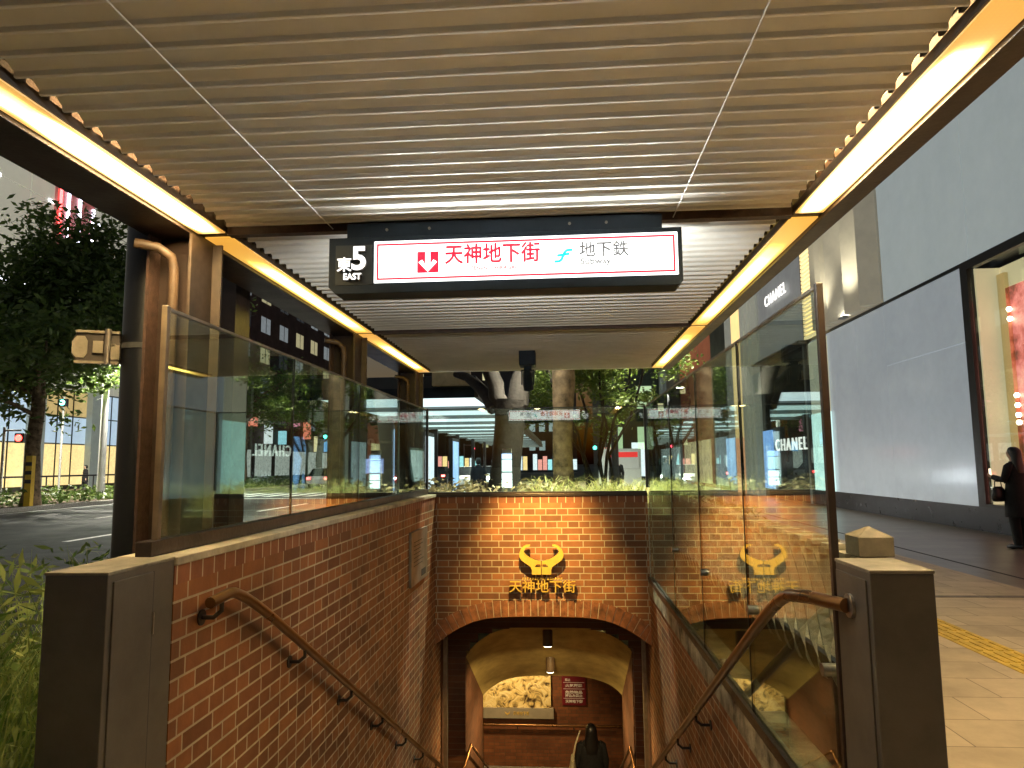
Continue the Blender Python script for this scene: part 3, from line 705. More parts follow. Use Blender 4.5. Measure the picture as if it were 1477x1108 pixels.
for side in (0, 1):
    yf = SY if side == 0 else SY+.12
    sy = -1 if side == 0 else 1
    def X(u): return u if side == 0 else sx0+sx1-u
    def bx(x0, x1, z0, z1, d0, d1):
        a, b = sorted((X(x0), X(x1))); c, d = sorted((yf+sy*d0, yf+sy*d1)); return (a, b, c, d, z0, z1)
    rt = (1, 0, 0) if side == 0 else (-1, 0, 0)
    def P(u, z, d=.006): return (X(u), yf+sy*d, z)
    fc = MB().box(*bx(fx0, fx1, fz0, fz1, .0, .004)).build('lit_face', M['sign_white'], sg)
    b_ = MB(); e = .011; t2 = .008
    for q in ((fx0+e, fx1-e, fz0+e, fz0+e+t2), (fx0+e, fx1-e, fz1-e-t2, fz1-e), (fx0+e, fx0+e+t2, fz0+e+t2, fz1-e-t2), (fx1-e-t2, fx1-e, fz0+e+t2, fz1-e-t2)): b_.box(*bx(*q, .004, .0055))
    b_.build('red_border', M['sign_red'], fc)
    def fx(px): return fx0 + (px-540)/(978-540)*W_
    def fz(py): return fz1 - (py-350)/(410-350)*H_
    zm = fz(381)
    cx_ = fx(619.5); hs = .0445
    MB().box(*bx(cx_-hs, cx_+hs, zm-hs-.004, zm+hs-.004, .004, .0055)).build('arrow_square', M['sign_red'], fc)
    q = hs; arr = [(-.012, q*.93), (.012, q*.93), (.012, -.1*q), (.55*q, .12*q), (.8*q, -.16*q), (0, -.88*q), (-.8*q, -.16*q), (-.55*q, .12*q), (-.012, -.1*q)]
    arr = [(-.010, q*.97), (.010, q*.97), (.010, -.28*q), (.52*q, .22*q), (.86*q, .0), (0, -.92*q), (-.86*q, .0), (-.52*q, .22*q), (-.010, -.28*q)]
    shape('arrow', [arr], M['sign_arrow'], fc, P(cx_, zm-.004, .0075), right=rt, ext=.0008)
    text('lettering', '天神地下街', .088, M['sign_red'], fc, P(fx(713.5), fz(374.5)), right=rt, ext=.001, width=(782-645)/438*W_, fat=.0019)
    text('lettering', 'TENJIN  CHIKAGAI', .022, M['sign_grey2'], fc, P(fx(715), fz(393.5)), right=rt, ext=.001, width=.185, fat=.0009)
    text('lettering', '地下鉄', .068, M['sign_grey'], fc, P(fx(874), fz(373)), right=rt, ext=.001, width=(909-840)/438*W_, fat=.0010)
    text('lettering', 'Subway', .034, M['sign_grey'], fc, P(fx(861.5), fz(388.5)), right=rt, ext=.001, width=(883-840)/438*W_, fat=.0008)
    # turquoise subway mark: a slanted double-curved stroke with a crossbar
    sw = .0052; pts = [(-.036, -.024), (-.016, -.024), (-.006, -.016), (.006, .012), (.016, .022), (.038, .023)]
    pts2 = [(-.024, -.0005), (.026, .006)]
    def stroke(pp):
        up_, dn = [], []
        for i, p in enumerate(pp):
            a = pp[max(i-1, 0)]; b = pp[min(i+1, len(pp)-1)]; tx, ty = b[0]-a[0], b[1]-a[1]; l = sqrt(tx*tx+ty*ty)
            up_.append((p[0]-ty/l*sw, p[1]+tx/l*sw)); dn.append((p[0]+ty/l*sw, p[1]-tx/l*sw))
        return up_ + dn[::-1]
    shape('subway_mark', [stroke(pts)], M['sign_cyan'], fc, P(fx(815.5), fz(379)), right=rt, ext=.001)
    shape('subway_mark', [stroke(pts2)], M['sign_cyan'], fc, P(fx(815.5), fz(379), .0085), right=rt, ext=.001)
    num = MB().box(*bx(sx0+.03, fx0-.008, fz0-.005, fz1-.012, .0, .003)).build('number_plate', mat('number plate', (.045, .055, .058), .3, nscale=4, namp=.1), sg)
    def nx(px): return sx0 + (px-474)/(540-474)*(fx0-sx0)
    text('numeral', '5', .135, [M['sign_num'], M['ghost']], num, P(nx(520), fz(377), .014), right=rt, ext=.010, bold=.004)
    text('lettering', '東', .064, [M['sign_num'], M['ghost']], num, P(nx(499), fz(385.5), .014), right=rt, ext=.010, bold=.0012)
    text('lettering', 'EAST', .036, [M['sign_num'], M['ghost']], num, P(nx(510.5), fz(402), .014), right=rt, ext=.010, bold=.0012, width=.075)

for sgn, yy in ((-1, SY-.02), (1, SY+.14)):                # unseen spots added before both faces, casting the sign's light
    for k in range(6):
        li = bpy.data.lights.new('sign face spot', 'SPOT'); li.energy = 1.9; li.color = (.97, 1, .93); li.spot_size = radians(178); li.spot_blend = .6; li.shadow_soft_size = .0
        lo = bpy.data.objects.new('face_spot', li); link(lo, sg)
        lo.location = Vector((fx0+W_*(k+.5)/6, yy, (fz0+fz1)/2)) - wloc(sg); lo.rotation_euler = (radians(90*-sgn) if False else (radians(90) if sgn > 0 else radians(-90)), 0, 0)

# ================================================================== SPOTLIGHT under the canopy
spp = Vector((-.315, 6.45, 0))
sp = thing('spotlight', 'dark spotlight hanging from the canopy ceiling above the end wall', 'lamp', (spp.x, spp.y, 2.25))
MB().box(spp.x-.075, spp.x+.075, spp.y-.10, spp.y+.10, 2.37, ZC+.02).build('ballast_box', M['sign_case'], sp, bevel=.012)
MB().box(spp.x-.035, spp.x+.035, spp.y-.02, spp.y+.02, 2.33, 2.37).box(spp.x-.06, spp.x-.048, spp.y-.02, spp.y+.02, 2.2, 2.34).box(spp.x+.048, spp.x+.06, spp.y-.02, spp.y+.02, 2.2, 2.34).box(spp.x-.06, spp.x+.06, spp.y-.02, spp.y+.02, 2.325, 2.34).build('yoke', M['sign_case'], sp)
tgt = Vector((-.24, D, .42)); hp = Vector((spp.x, spp.y, 2.25)); dd = (tgt-hp).normalized()
MB().tube([hp-dd*.09, hp-dd*.06, hp+dd*.10], [.03, .043, .047], 16).build('head', M['sign_case'], sp)
MB().tube([hp+dd*.10, hp+dd*.102], .040, 16).build('lens', lamp_mat('spot lens', (1, .75, .4), 4), sp)
li = bpy.data.lights.new('emblem spot', 'SPOT'); li.energy = 190; li.color = (1, .66, .20); li.spot_size = radians(54); li.spot_blend = 1.0; li.shadow_soft_size = .012
lo = bpy.data.objects.new('lamp_light', li); link(lo, sp); lo.location = (hp+dd*.115)-wloc(sp); lo.rotation_euler = dd.to_track_quat('-Z', 'Y').to_euler()

# ================================================================== FENCE OF RIBS, BOLLARD, POLE on the pavement
fn = thing('rib_fence', 'fence of curved dark metal ribs standing outside the right glass screen', 'fence', (1.08, 5, 0))
ribm = mat('rib metal', (.44, .40, .31), .42, metal=.1, nscale=14, namp=.2)
y = 2.93
while y < 7.35:
    r_ = MB(); n = 14; L_ = []; R_ = []
    for i in range(n+1):
        u = i/n
        z = 1.135 - .02*u - .60*u + .05*max(0, u-.8)*5*max(0, u-.8)
        xx = 1.075 + .055*sin(pi*min(1, u*1.05)) + .10*max(0, u-.72)**1.2*3
        yy = y - .03*u - .12*max(0, u-.6)
        ang = .25 + 1.5*max(0, u-.45)/.55                       # the flat bar twists toward its foot
        wd = .045*(1-.9*max(0, u-.78)/.22) + .012
        L_.append((xx-cos(ang)*wd, yy-sin(ang)*wd, z)); R_.append((xx+cos(ang)*wd, yy+sin(ang)*wd, z))
    th = .006
    for i in range(n):
        a, b, c, d = L_[i], R_[i], R_[i+1], L_[i+1]
        o_ = lambda p, s: (p[0], p[1]+s*th, p[2])
        r_.add([o_(a,-1),o_(b,-1),o_(c,-1),o_(d,-1),o_(a,1),o_(b,1),o_(c,1),o_(d,1)], [(0,1,2,3),(7,6,5,4),(0,3,7,4),(1,5,6,2)], 0, False)
    r_.box(1.02, 1.135, y-.028, y+.028, 1.135, 1.155)
    r_.build('rib', ribm, fn); y += .163
MB().box(1.05, 1.10, 2.80, 7.45, 1.10, 1.13).build('rail', ribm, fn)
MB().box(1.17, 1.20, 2.80, 7.45, .02, .60).build('lower_panel', M['black'], fn)
tag(MB().box(XRG+.2, 1.165, 2.75, 7.9, 0, .012).build('bed_and_dark_strip', M['soil']), kind='structure')  # dark sheet added to keep the pavement beside the glass dark
bo = thing('bollard', 'square stone bollard with pyramid cap behind the right brown cabinet', 'bollard', (1.10, 2.72, 0))
stone = mat('bollard stone', (.19, .16, .115), .7, nscale=20, namp=.2, bump=.15)
bx_, by_ = atY(1254, 790, 2.72).x, 2.72; hw = .062
MB().box(bx_-hw+.012, bx_+hw-.012, by_-hw+.012, by_+hw-.012, 0, 1.13).build('post', stone, bo, bevel=.004)
c_ = MB().box(bx_-hw, bx_+hw, by_-hw, by_+hw, 1.135, 1.205)
c_.add([(bx_-hw, by_-hw, 1.205), (bx_+hw, by_-hw, 1.205), (bx_+hw, by_+hw, 1.205), (bx_-hw, by_+hw, 1.205), (bx_, by_, 1.24)], [(0,1,4),(1,2,4),(2,3,4),(3,0,4)])
c_.build('cap', stone, bo, bevel=.003)
pz = thing('utility_pole', 'thick black pole outside the canopy left of the rusty column', 'pole', (-1.90, 3.1, 0))
MB().tube([(-1.925, 3.1, -.06), (-1.925, 3.1, 6.5)], .097, 28).build('shaft', M['black'], pz)
PX, PY = -1.925, 3.1
bxs = thing('box_sign', 'octagonal ended sign box clamped to the black pole and seen from behind', 'sign', (PX, PY, 0))
bm_ = mat('weathered sign back', (.30, .26, .19), .5, metal=.2, nscale=8, namp=.3); bd_ = mat('dark sign back', (.07, .055, .042), .5, nscale=8, namp=.3)
bx0, bx1 = PX-.285, PX-.095
MB().prism([(bx0, 2.045), (bx0, 1.985), (bx0+.02, 1.95), (bx1, 1.95), (bx1, 2.085), (bx0+.02, 2.085)], 3.05, 3.09, 'y').build('panel', bd_, bxs, bevel=.003, recalc=True)
MB().prism([(bx0+.002, 2.04), (bx0+.002, 1.99), (bx0+.02, 1.968), (bx0+.05, 1.968), (bx0+.062, 1.99), (bx0+.062, 2.045), (bx0+.05, 2.066), (bx0+.02, 2.066)], 3.044, 3.049, 'y').build('end_plate', bm_, bxs, recalc=True)
MB().box(bx1-.045, bx1, 3.044, 3.049, 1.965, 2.03).build('end_plate', bm_, bxs)
for z in (1.942, 2.080): MB().box(bx0+.015, bx1, 3.035, 3.048, z, z+.012).build('rib', bm_, bxs)
MB().box(bx0+.085, bx0+.125, 3.036, 3.048, 1.99, 2.045).build('hatch', bm_, bxs)
MB().tube([(bx0+.145, 3.03, 1.94), (bx0+.145, 3.03, 2.10)], .013, 10).tube([(bx0+.145, 3.03, 2.03), (PX-.09, 3.08, 2.03)], .008, 8).build('bracket', M['steel'], bxs)
MB().tube([(PX, PY, 2.018), (PX, PY, 2.042)], .103, 28).build('clamp', mat('dark clamp', (.10, .10, .095), .5, nscale=8, namp=.2), bxs)
bxs.rotation_euler = (0, 0, radians(24))

# ================================================================== FOLIAGE
def leafmat(n, c, c2, tr=.35):
    m = bpy.data.materials.new(n); m.use_nodes = True; t = m.node_tree; p = t.nodes['Principled BSDF']; L = t.links.new
    g_ = t.nodes.new('ShaderNodeNewGeometry'); r_ = t.nodes.new('ShaderNodeValToRGB'); L(g_.outputs['Random Per Island'], r_.inputs[0])
    r_.color_ramp.elements[0].color = (*c, 1); r_.color_ramp.elements[1].color = (*c2, 1); L(r_.outputs[0], p.inputs['Base Color'])
    p.inputs['Roughness'].default_value = .45
    tl = t.nodes.new('ShaderNodeBsdfTranslucent'); L(r_.outputs[0], tl.inputs['Color']); mx = t.nodes.new('ShaderNodeMixShader'); mx.inputs[0].default_value = tr
    L(p.outputs[0], mx.inputs[1]); L(tl.outputs[0], mx.inputs[2]); L(mx.outputs[0], t.nodes['Material Output'].inputs['Surface'])
    return m
M['leaf'] = leafmat('leaf', (.07, .13, .025), (.15, .22, .05))
M['leaf_b'] = leafmat('fresh leaf', (.07, .13, .025), (.17, .22, .05), .4)
M['grass_b'] = leafmat('bamboo grass', (.10, .20, .03), (.38, .42, .12))
M['grass_y'] = leafmat('arching grass', (.16, .18, .04), (.50, .44, .17))
M['litter'] = leafmat('ivy', (.16, .14, .06), (.46, .34, .20))
M['hedge'] = leafmat('hedge leaf', (.05, .10, .02), (.12, .17, .04))
M['bark'] = mat('pale bark', (.20, .14, .085), .85, nscale=7, namp=.5, bump=.6, bscale=28)
M['bark_d'] = mat('dark bark', (.018, .013, .011), .85, nscale=7, namp=.4, bump=.6, bscale=28)
def leaf(mb, p, size, rnd, asp=.42):
    a = Vector((rnd.gauss(0, 1), rnd.gauss(0, 1), rnd.gauss(0, .6))).normalized(); b = a.cross(Vector((rnd.gauss(0, 1), rnd.gauss(0, 1), rnd.gauss(0, 1)))).normalized()
    s1 = size*rnd.uniform(.7, 1.3); s2 = s1*asp
    mb.add([p-a*s1*.5, p+b*s2*.5, p+a*s1*.5, p-b*s2*.5], [(0, 1, 2, 3)])
def tree(name, label, base, trunk, limbs, clumps, n, size, lm, bm, seed, group=None):
    rnd = random.Random(seed); t = thing(name, label, 'tree', base, group=group)
    tb = MB()
    tb.tube([p for p, r in trunk], [r for p, r in trunk], 14)
    for lb in limbs: tb.tube([p for p, r in lb], [r for p, r in lb], 8)
    tb.build('trunk', bm, t)
    cb = MB(); tot = sum(c[1]**2 for c in clumps)
    for c, r in clumps:
        c = Vector(c)
        sub = [c + Vector((rnd.gauss(0, .45), rnd.gauss(0, .45), rnd.gauss(0, .38)))*r for _ in range(max(5, int(9*r)))]
        for _ in range(int(n*r*r/tot)):
            q = rnd.choice(sub)
            leaf(cb, q + Vector((rnd.gauss(0, 1), rnd.gauss(0, 1), rnd.gauss(0, .7)))*r*.22, size, rnd)
    cb.build('crown', lm, t); return t
def limb(a, b, r0, r1, sag=.1, n=4, rnd=random):
    a, b = Vector(a), Vector(b); out = []
    for i in range(n+1):
        u = i/n; p = a.lerp(b, u); p.z += sag*sin(pi*u); p.x += rnd.uniform(-1, 1)*.04*(b-a).length*(0 < i < n); out.append((p, r0+(r1-r0)*u))
    return out
# boulevard trees on the median
def big_tree(x, y, h, w_, label, seed, tr=.32, th=3.6, nl=9000, ls=.28):
    rnd = random.Random(seed)
    trunk = [((x, y, -.05), tr*1.3), ((x+.03, y, .5), tr), ((x-.05, y, th*.6), tr*.85), ((x+.08, y, th), tr*.8), ((x, y, h*.6), tr*.45), ((x-.1, y, h*.85), tr*.15)]
    limbs = []; cl_ = []
    for k in range(9):
        an = k*2.4+rnd.uniform(-.3, .3); zz_ = rnd.uniform(th*.9, h*.62); rr = w_*rnd.uniform(.5, .9)
        e = (x+cos(an)*rr, y+sin(an)*rr, zz_+rnd.uniform(.8, 2.6)); limbs.append(limb((x, y, zz_), e, tr*.32, .04, .2, 4, rnd)); cl_.append((e, w_*rnd.uniform(.32, .5)))
    for k in range(10):
        an = rnd.uniform(0, 6.28); rr = w_*rnd.uniform(.1, .62); cl_.append(((x+cos(an)*rr, y+sin(an)*rr, rnd.uniform(h*.5, h*.93)), w_*rnd.uniform(.28, .45)))
    tree('boulevard_tree', label, (x, y, 0), trunk, limbs, cl_, nl, ls, M['leaf'], M['bark'], seed, 'trees along the boulevard')
big_tree(-18.7-3.0, 27.6, 12.4, 5.2, 'broad dark tree with pale trunk beside the road at left', 11, th=4.0, nl=26000, ls=.34)
big_tree(-23.6, 27.0, 10.5, 4.0, 'smaller tree at the left edge behind the red signal', 12, .25, 3.2, nl=12000, ls=.32)
big_tree(-23.2, 50, 10.5, 4.6, 'distant dark tree seen over the left glass screen', 13)
big_tree(-23.2, 66, 10, 4.4, 'farthest dark tree on the median before the brick building', 14)

# planter behind the end wall
plt = thing('planter', 'raised planter with stone edge behind the end wall glass', 'planter', (-.3, 9, 0))
pk = MB()
for q in ((-2.3, 1.55, 7.96, 8.08), (-2.3, 1.55, 10.9, 11.0), (-2.3, -2.2, 8.08, 10.9), (1.45, 1.55, 8.08, 10.9)): pk.box(*q, -.1, .98)
pk.build('stone_edge', M['kerb'], plt, bevel=.01)
MB().box(-2.2, 1.45, 8.08, 10.9, -.1, .90).build('soil', M['soil'], plt)
rnd = random.Random(5)
bp = [((-.74, 9.3, .5), .30), ((-.80, 9.3, 1.0), .225), ((-.75, 9.3, 1.5), .195), ((-.70, 9.3, 2.0), .20), ((-.68, 9.3, 2.32), .215)]
tree('street_tree', 'dark forked tree trunk in the planter behind the end wall', (-.72, 9.3, .5), bp,
     [limb((-.60, 9.3, 2.25), (-.42, 9.4, 3.4), .15, .11, .0), limb((-.80, 9.3, 2.25), (-1.02, 9.3, 3.0), .12, .10, -.1), limb((-1.0, 9.3, 2.95), (-.95, 9.2, 4.2), .10, .06), limb((-.9, 9.3, 2.2), (-1.5, 9.8, 2.75), .1, .05, .1), limb((-.42, 9.4, 3.4), (-.2, 9.6, 5), .1, .05)],
     [((-.8, 9.6, 4.4), 1.3), ((-1.4, 9.8, 4.6), 1.0)], 6000, .10, M['leaf_b'], M['bark_d'], 21)
tree('street_tree', 'pale mottled tree trunk lit in front of bright leaves in the planter', (0, 9, .5), [((.01, 9, .5), .18), ((.0, 9, 1.0), .14), ((-.01, 9, 1.6), .128), ((.0, 9, 2.1), .13), ((.02, 9, 2.5), .15), ((0, 9, 3.1), .15), ((.05, 9, 4.2), .10)],
     [limb((0, 9, 2.55), (.55, 9.3, 3.5), .08, .03), limb((0, 9, 2.7), (-.5, 9.3, 3.8), .07, .03), limb((.03, 9, 3.2), (.9, 9.8, 3.9), .06, .03)],
     [((.75, 9.8, 2.75), .50), ((1.05, 9.6, 3.0), .55), ((.5, 10.2, 3.3), .9), ((1.3, 10.0, 3.3), .8), ((-.3, 10.6, 3.6), .9)], 11000, .075, M['leaf_b'], M['bark'], 22)
st_l = [limb((.45+rnd.uniform(-.08, .08), 9.5, .55), (.45+dx, 9.6+rnd.uniform(-.2, .3), 2.9+rnd.uniform(-.2, .4)), .028, .012, 0, 5, rnd) for dx in (-.75, -.45, -.2, .05, .25, .5, .7)]
tree('shrub_tree', 'slender many stemmed tree with fresh green leaves beside the pale trunk', (.45, 9.5, .5), st_l[0], st_l[1:],
     [((-.25, 9.9, 2.6), .5), ((.1, 9.7, 2.95), .55), ((.62, 9.6, 2.45), .38), ((.9, 9.7, 2.3), .35), ((-.3, 10.1, 2.2), .42), ((.45, 10.1, 2.0), .35)], 7000, .07, M['leaf_b'], M['bark_d'], 23)
def blades(x0, x1, y0, y1, z0, n, h, lean, wid, seed, nclump=0, xmax=9, ymin=-9):
    rnd = random.Random(seed); b = MB()
    cs = [(rnd.uniform(x0, x1), rnd.uniform(y0, y1)) for _ in range(nclump)] if nclump else None
    for _ in range(n):
        if cs: cx, cy2 = rnd.choice(cs); px, py = cx+rnd.gauss(0, .05), cy2+rnd.gauss(0, .05)
        else: px, py = rnd.uniform(x0, x1), rnd.uniform(y0, y1)
        an = rnd.uniform(0, 6.283); hh = h*rnd.uniform(.55, 1.15); ln = lean*rnd.uniform(.3, 1.2)
        d = Vector((cos(an), sin(an), 0)); q = Vector((-sin(an), cos(an), 0))*wid; p0 = Vector((px, py, z0)); prev = None; vs = []
        for i in range(5):
            u = i/4; p = p0 + Vector((0, 0, hh*(u-.42*u*u*ln/.3 if ln > .3 else u-.2*u*u))) + d*(ln*hh*u*u*1.4); p.x = min(p.x, xmax); p.y = max(p.y, ymin); p.z = max(p.z, z0); w_ = (1-u)*.9+.06
            vs += [p-q*w_, p+q*w_]
        b.add(vs, [(2*i, 2*i+1, 2*i+3, 2*i+2) for i in range(4)])
    return b
tag(blades(-.34, 1.38, 8.16, 9.2, .92, 5200, .85, 1.25, .0075, 31, 40, ymin=7.72).build('arching_grass', M['grass_y']), kind='stuff')
rnd = random.Random(33); b = MB()
for _ in range(2600):
    x, y = rnd.uniform(-2.1, .2), rnd.uniform(8.12, 10.6); leaf(b, Vector((x, y, .93+.30*abs(rnd.gauss(0, .5))**.6)), .085, rnd)
tag(b.build('groundcover', M['litter']), kind='stuff')
b = blades(-3.5, -1.70, 1.2, 7.5, -.06, 2600, .85, .5, .013, 35, xmax=-1.64)
b2 = blades(-3.3, -1.72, 1.5, 3.7, -.06, 4600, 1.25, .55, .0095, 36, xmax=-1.64); b.add(b2.v, b2.f)
rnd = random.Random(39)
for _ in range(2600):                                            # narrow bamboo leaves on the stems
    leaf(b, Vector((rnd.uniform(-3.2, -1.8), rnd.uniform(1.5, 3.8), rnd.uniform(.35, 1.08))), .085, rnd, .22)
tag(b.build('bamboo_grass', M['grass_b']), kind='stuff')
tag(MB().box(-3.55, -1.62, .3, 7.8, -.06, -.03).build('bed_and_dark_strip', M['soil']), kind='structure')
rnd = random.Random(37); b = MB()
for _ in range(9000):
    y = rnd.uniform(18, 84); x = rnd.uniform(-24.2, -21.4)
    if 36.5 < y < 45: continue
    leaf(b, Vector((x, y, rnd.uniform(0, .75)*(.7+.3*sin(y*1.7)))), .26, rnd)
tag(b.build('hedge', M['hedge']), kind='stuff')
rnd = random.Random(38); b = MB()
for _ in range(1500):
    leaf(b, Vector((rnd.uniform(1.6, 4), rnd.uniform(14.5, 19), rnd.uniform(0, .6))), .14, rnd)
tag(b.build('hedge', M['hedge']), kind='stuff')

# ================================================================== BUILDINGS ON THE RIGHT
FX = 8.6
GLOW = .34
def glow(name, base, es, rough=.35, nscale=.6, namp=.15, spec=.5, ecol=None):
    es *= GLOW  # on walls this emission stands in for street light
    """base colour plus weak emission; on walls and panels it paints in street light"""
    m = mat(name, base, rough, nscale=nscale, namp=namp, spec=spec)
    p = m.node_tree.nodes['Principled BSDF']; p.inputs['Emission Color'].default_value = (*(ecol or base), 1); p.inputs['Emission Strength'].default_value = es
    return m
sto = thing('store_building', 'large store with grey panel walls and a lit display window at right', 'building', (FX, 10, 0))
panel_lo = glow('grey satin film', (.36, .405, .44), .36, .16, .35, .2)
panel_up = glow('grey fibre panel', (.30, .345, .35), .50, .5, .5, .12)  # street light on the upper panels painted in as weak emission
frm = mat('black frame', (.012, .012, .013), .35, nscale=4, namp=.1)
MB().box(FX, FX+6, -8, 8.0, 0, 5.58).build('wall', M['black'], sto)
MB().box(FX-.01, FX+6, -8, 25.2, -.16, .5).build('plinth', mat('dark plinth', (.025, .026, .03), .3, nscale=3, namp=.2), sto)
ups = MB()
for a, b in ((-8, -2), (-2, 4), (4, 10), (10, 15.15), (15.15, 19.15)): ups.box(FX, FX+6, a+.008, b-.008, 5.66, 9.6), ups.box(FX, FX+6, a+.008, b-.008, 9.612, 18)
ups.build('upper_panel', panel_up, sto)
MB().box(FX+.02, FX+6, -8, 19.15, 5.58, 18).build('backing', frm, sto)
MB().box(FX-.02, FX+.3, -8, 25.2, 5.575, 5.655).build('seam_band', frm, sto)
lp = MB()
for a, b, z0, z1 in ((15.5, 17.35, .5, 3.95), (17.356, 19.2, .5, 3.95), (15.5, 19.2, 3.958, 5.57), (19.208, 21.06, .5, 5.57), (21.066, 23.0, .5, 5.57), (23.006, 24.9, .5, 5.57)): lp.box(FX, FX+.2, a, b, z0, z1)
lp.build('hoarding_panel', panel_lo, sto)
wf = MB().box(FX-.03, FX+.15, 15.22, 15.48, .5, 5.57); wf.box(FX-.03, FX+.1, 8.0, 15.22, .50, .56); wf.box(FX-.03, FX+.1, 8, 15.22, 5.46, 5.57)
wf.box(FX-.02, FX+.1, 8.0, 8.12, .56, 5.46)
win = wf.build('display_window', frm, sto)
MB().box(FX+.02, FX+.035, 8.12, 15.2, .56, 5.46).build('pane', M['glass'], win)
cream = glow('warm cream reveal', (.80, .62, .38), .55, .5, .6, .12)  # emission stands in for lighting inside the window
MB().box(FX+.1, FX+.62, 15.16, 15.20, .56, 5.46).build('reveal', cream, win)
MB().box(FX+.52, FX+.60, 14.9, 15.155, .56, 5.3).build('mirror_strip', mat('champagne mirror', (.8, .66, .42), .12, metal=1, nscale=2, namp=.05), win)
def artmat():
    m = bpy.data.materials.new('red textured artwork'); m.use_nodes = True; t = m.node_tree; L = t.links.new; p = t.nodes['Principled BSDF']
    tc = t.nodes.new('ShaderNodeTexCoord'); no = t.nodes.new('ShaderNodeTexNoise'); no.inputs['Scale'].default_value = 1.1; no.inputs['Detail'].default_value = 9; no.inputs['Roughness'].default_value = .75
    L(tc.outputs['Object'], no.inputs['Vector'])
    cr = t.nodes.new('ShaderNodeValToRGB'); e = cr.color_ramp.elements; e[0].position = .30; e[0].color = (.07, .035, .02, 1); e[1].position = .70; e[1].color = (.72, .36, .25, 1)
    for pos, c in ((.42, (.16, .05, .03, 1)), (.50, (.45, .10, .08, 1)), (.58, (.62, .19, .16, 1))): x = e.new(pos); x.color = c
    L(no.outputs['Fac'], cr.inputs[0]); L(cr.outputs[0], p.inputs['Base Color']); L(cr.outputs[0], p.inputs['Emission Color']); p.inputs['Emission Strength'].default_value = .5  # ramp colour also emitted, standing in for light on the artwork
    p.inputs['Roughness'].default_value = .6
    return m
MB().box(FX+.62, FX+.66, 8.3, 15.1, .56, 5.0).build('artwork', artmat(), win)
MB().box(FX+.60, FX+.70, 8.2, 15.16, 5.0, 5.46).build('header', cream, win)
for z in (4.52, 4.32, 2.75, 2.55, 2.35, 2.2):
    MB().tube([(FX+.55, 14.895, z), (FX+.55, 14.86, z)], .05, 10).build('bulb', lamp_mat('bulb', (1, .9, .7), 3), win)
# pleated white columns
pl = MB(); ys_ = [19.2, 19.55, 19.75, 20.6, 20.8, 21.9, 22.05, 22.3, 22.45, 22.75, 22.95, 23.2]
prof = [(ys_[i], FX-.04-(.42 if i % 2 else 0)) for i in range(len(ys_))]
poly = [(b, a) for a, b in prof] + [(FX+.5, 23.2), (FX+.5, 19.2)]
pl.prism(poly, 5.66, 15, 'z'); pl.build('pleated_column', glow('white pleat', (.60, .56, .44), .12, .6, 1.2, .1), sto, recalc=True)  # faint emission painted into the pleats besides the uplight
lv = MB(); z = 5.66
while z < 14:
    lv.prism([(FX-.18, z), (FX-.02, z+.02), (FX-.02, z+.13), (FX-.18, z+.10)], 23.2, 24.9, 'y'); z += .14
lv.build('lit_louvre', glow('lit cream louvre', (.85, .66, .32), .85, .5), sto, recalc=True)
MB().box(FX-.1, FX+.2, 24.9, 25.2, .5, 18).build('divider', frm, sto)
up = thing('uplight', 'small white uplight on the ledge below the pleated columns', 'lamp', (FX-.25, 21.2, 5.66))
MB().box(FX-.34, FX-.16, 21.0, 21.4, 5.656, 5.70).build('housing', M['grey'], up); MB().box(FX-.32, FX-.18, 21.02, 21.38, 5.70, 5.706).build('lens', lamp_mat('uplight lens', (1, .97, .85), 6), up)
for yy, en in ((20.1, 75), (21.9, 60)):
    li = bpy.data.lights.new('uplight', 'SPOT'); li.energy = en; li.color = (1, .93, .74); li.spot_size = radians(62); li.spot_blend = 1; li.shadow_soft_size = .15
    lo = bpy.data.objects.new('lamp_light', li); link(lo, up); lo.location = (-.70, yy-21.2, .05); lo.rotation_euler = (radians(172), radians(18), 0)

bq = thing('boutique_building', 'dark boutique front with white lit brand letters beyond the grey panels', 'building', (FX, 28, 0))
MB().box(FX+.05, FX+6, 25.2, 31.2, 5.66, 18).build('upper_wall', glow('grey boutique panel', (.27, .28, .28), .30, .5), bq)  # light on the upper wall put in as emission
MB().box(FX+.02, FX+6, 25.2, 31.2, -.16, 5.6).build('shop_front', mat('black glass front', (.01, .014, .016), .12, nscale=2, namp=.1), bq)
MB().box(FX-.35, FX+.3, 25.0, 31.2, 5.56, 5.66).build('ledge', frm, bq)
lit = lamp_mat('channel letters', (1, .97, .92), .36)
text('sign_letters', 'CHANEL', .62, lit, bq, (FX-.06, 28.35, 8.05), right=(0, -1, 0), ext=.02, width=2.75, space=1.3)
text('sign_letters', 'CHANEL', .66, lit, bq, (FX-.06, 27.4, 2.08), right=(0, -1, 0), ext=.02, width=3.7, space=1.3)
MB().box(FX-.06, FX+.01, 29.75, 31.0, .35, 2.75).build('poster_case', glow('blue poster', (.22, .42, .85), 1.1, .3, 2.5, .5), bq)
MB().box(FX-.08, FX+.02, 25.2, 25.45, 0, 5.56).build('pilaster', M['grey'], bq)
cur = MB(); y = 23.25
cw = glow('pale curtain', (.50, .72, .68), .95, .6, 1.5, .2)
while y < 24.85: cur.prism([(FX-.10, y), (FX-.05, y+.06), (FX-.10, y+.12), (FX-.01, y+.12), (FX-.01, y)], .5, 3.05, 'z'); y += .123
cur.build('curtain_window', cw, sto, recalc=True)
MB().box(FX-.07, FX-.01, 23.25, 24.88, 3.06, 5.5).build('blind', glow('pale blind', (.55, .55, .42), .35, .6), sto)
def block(label, y0, y1, z1, m, x0=FX, depth=8, name='building', z0=-.16):
    t = thing(name, label, 'building', (x0, (y0+y1)/2, 0)); MB().box(x0, x0+depth, y0, y1, z0, z1).build('wall', m, t); return t
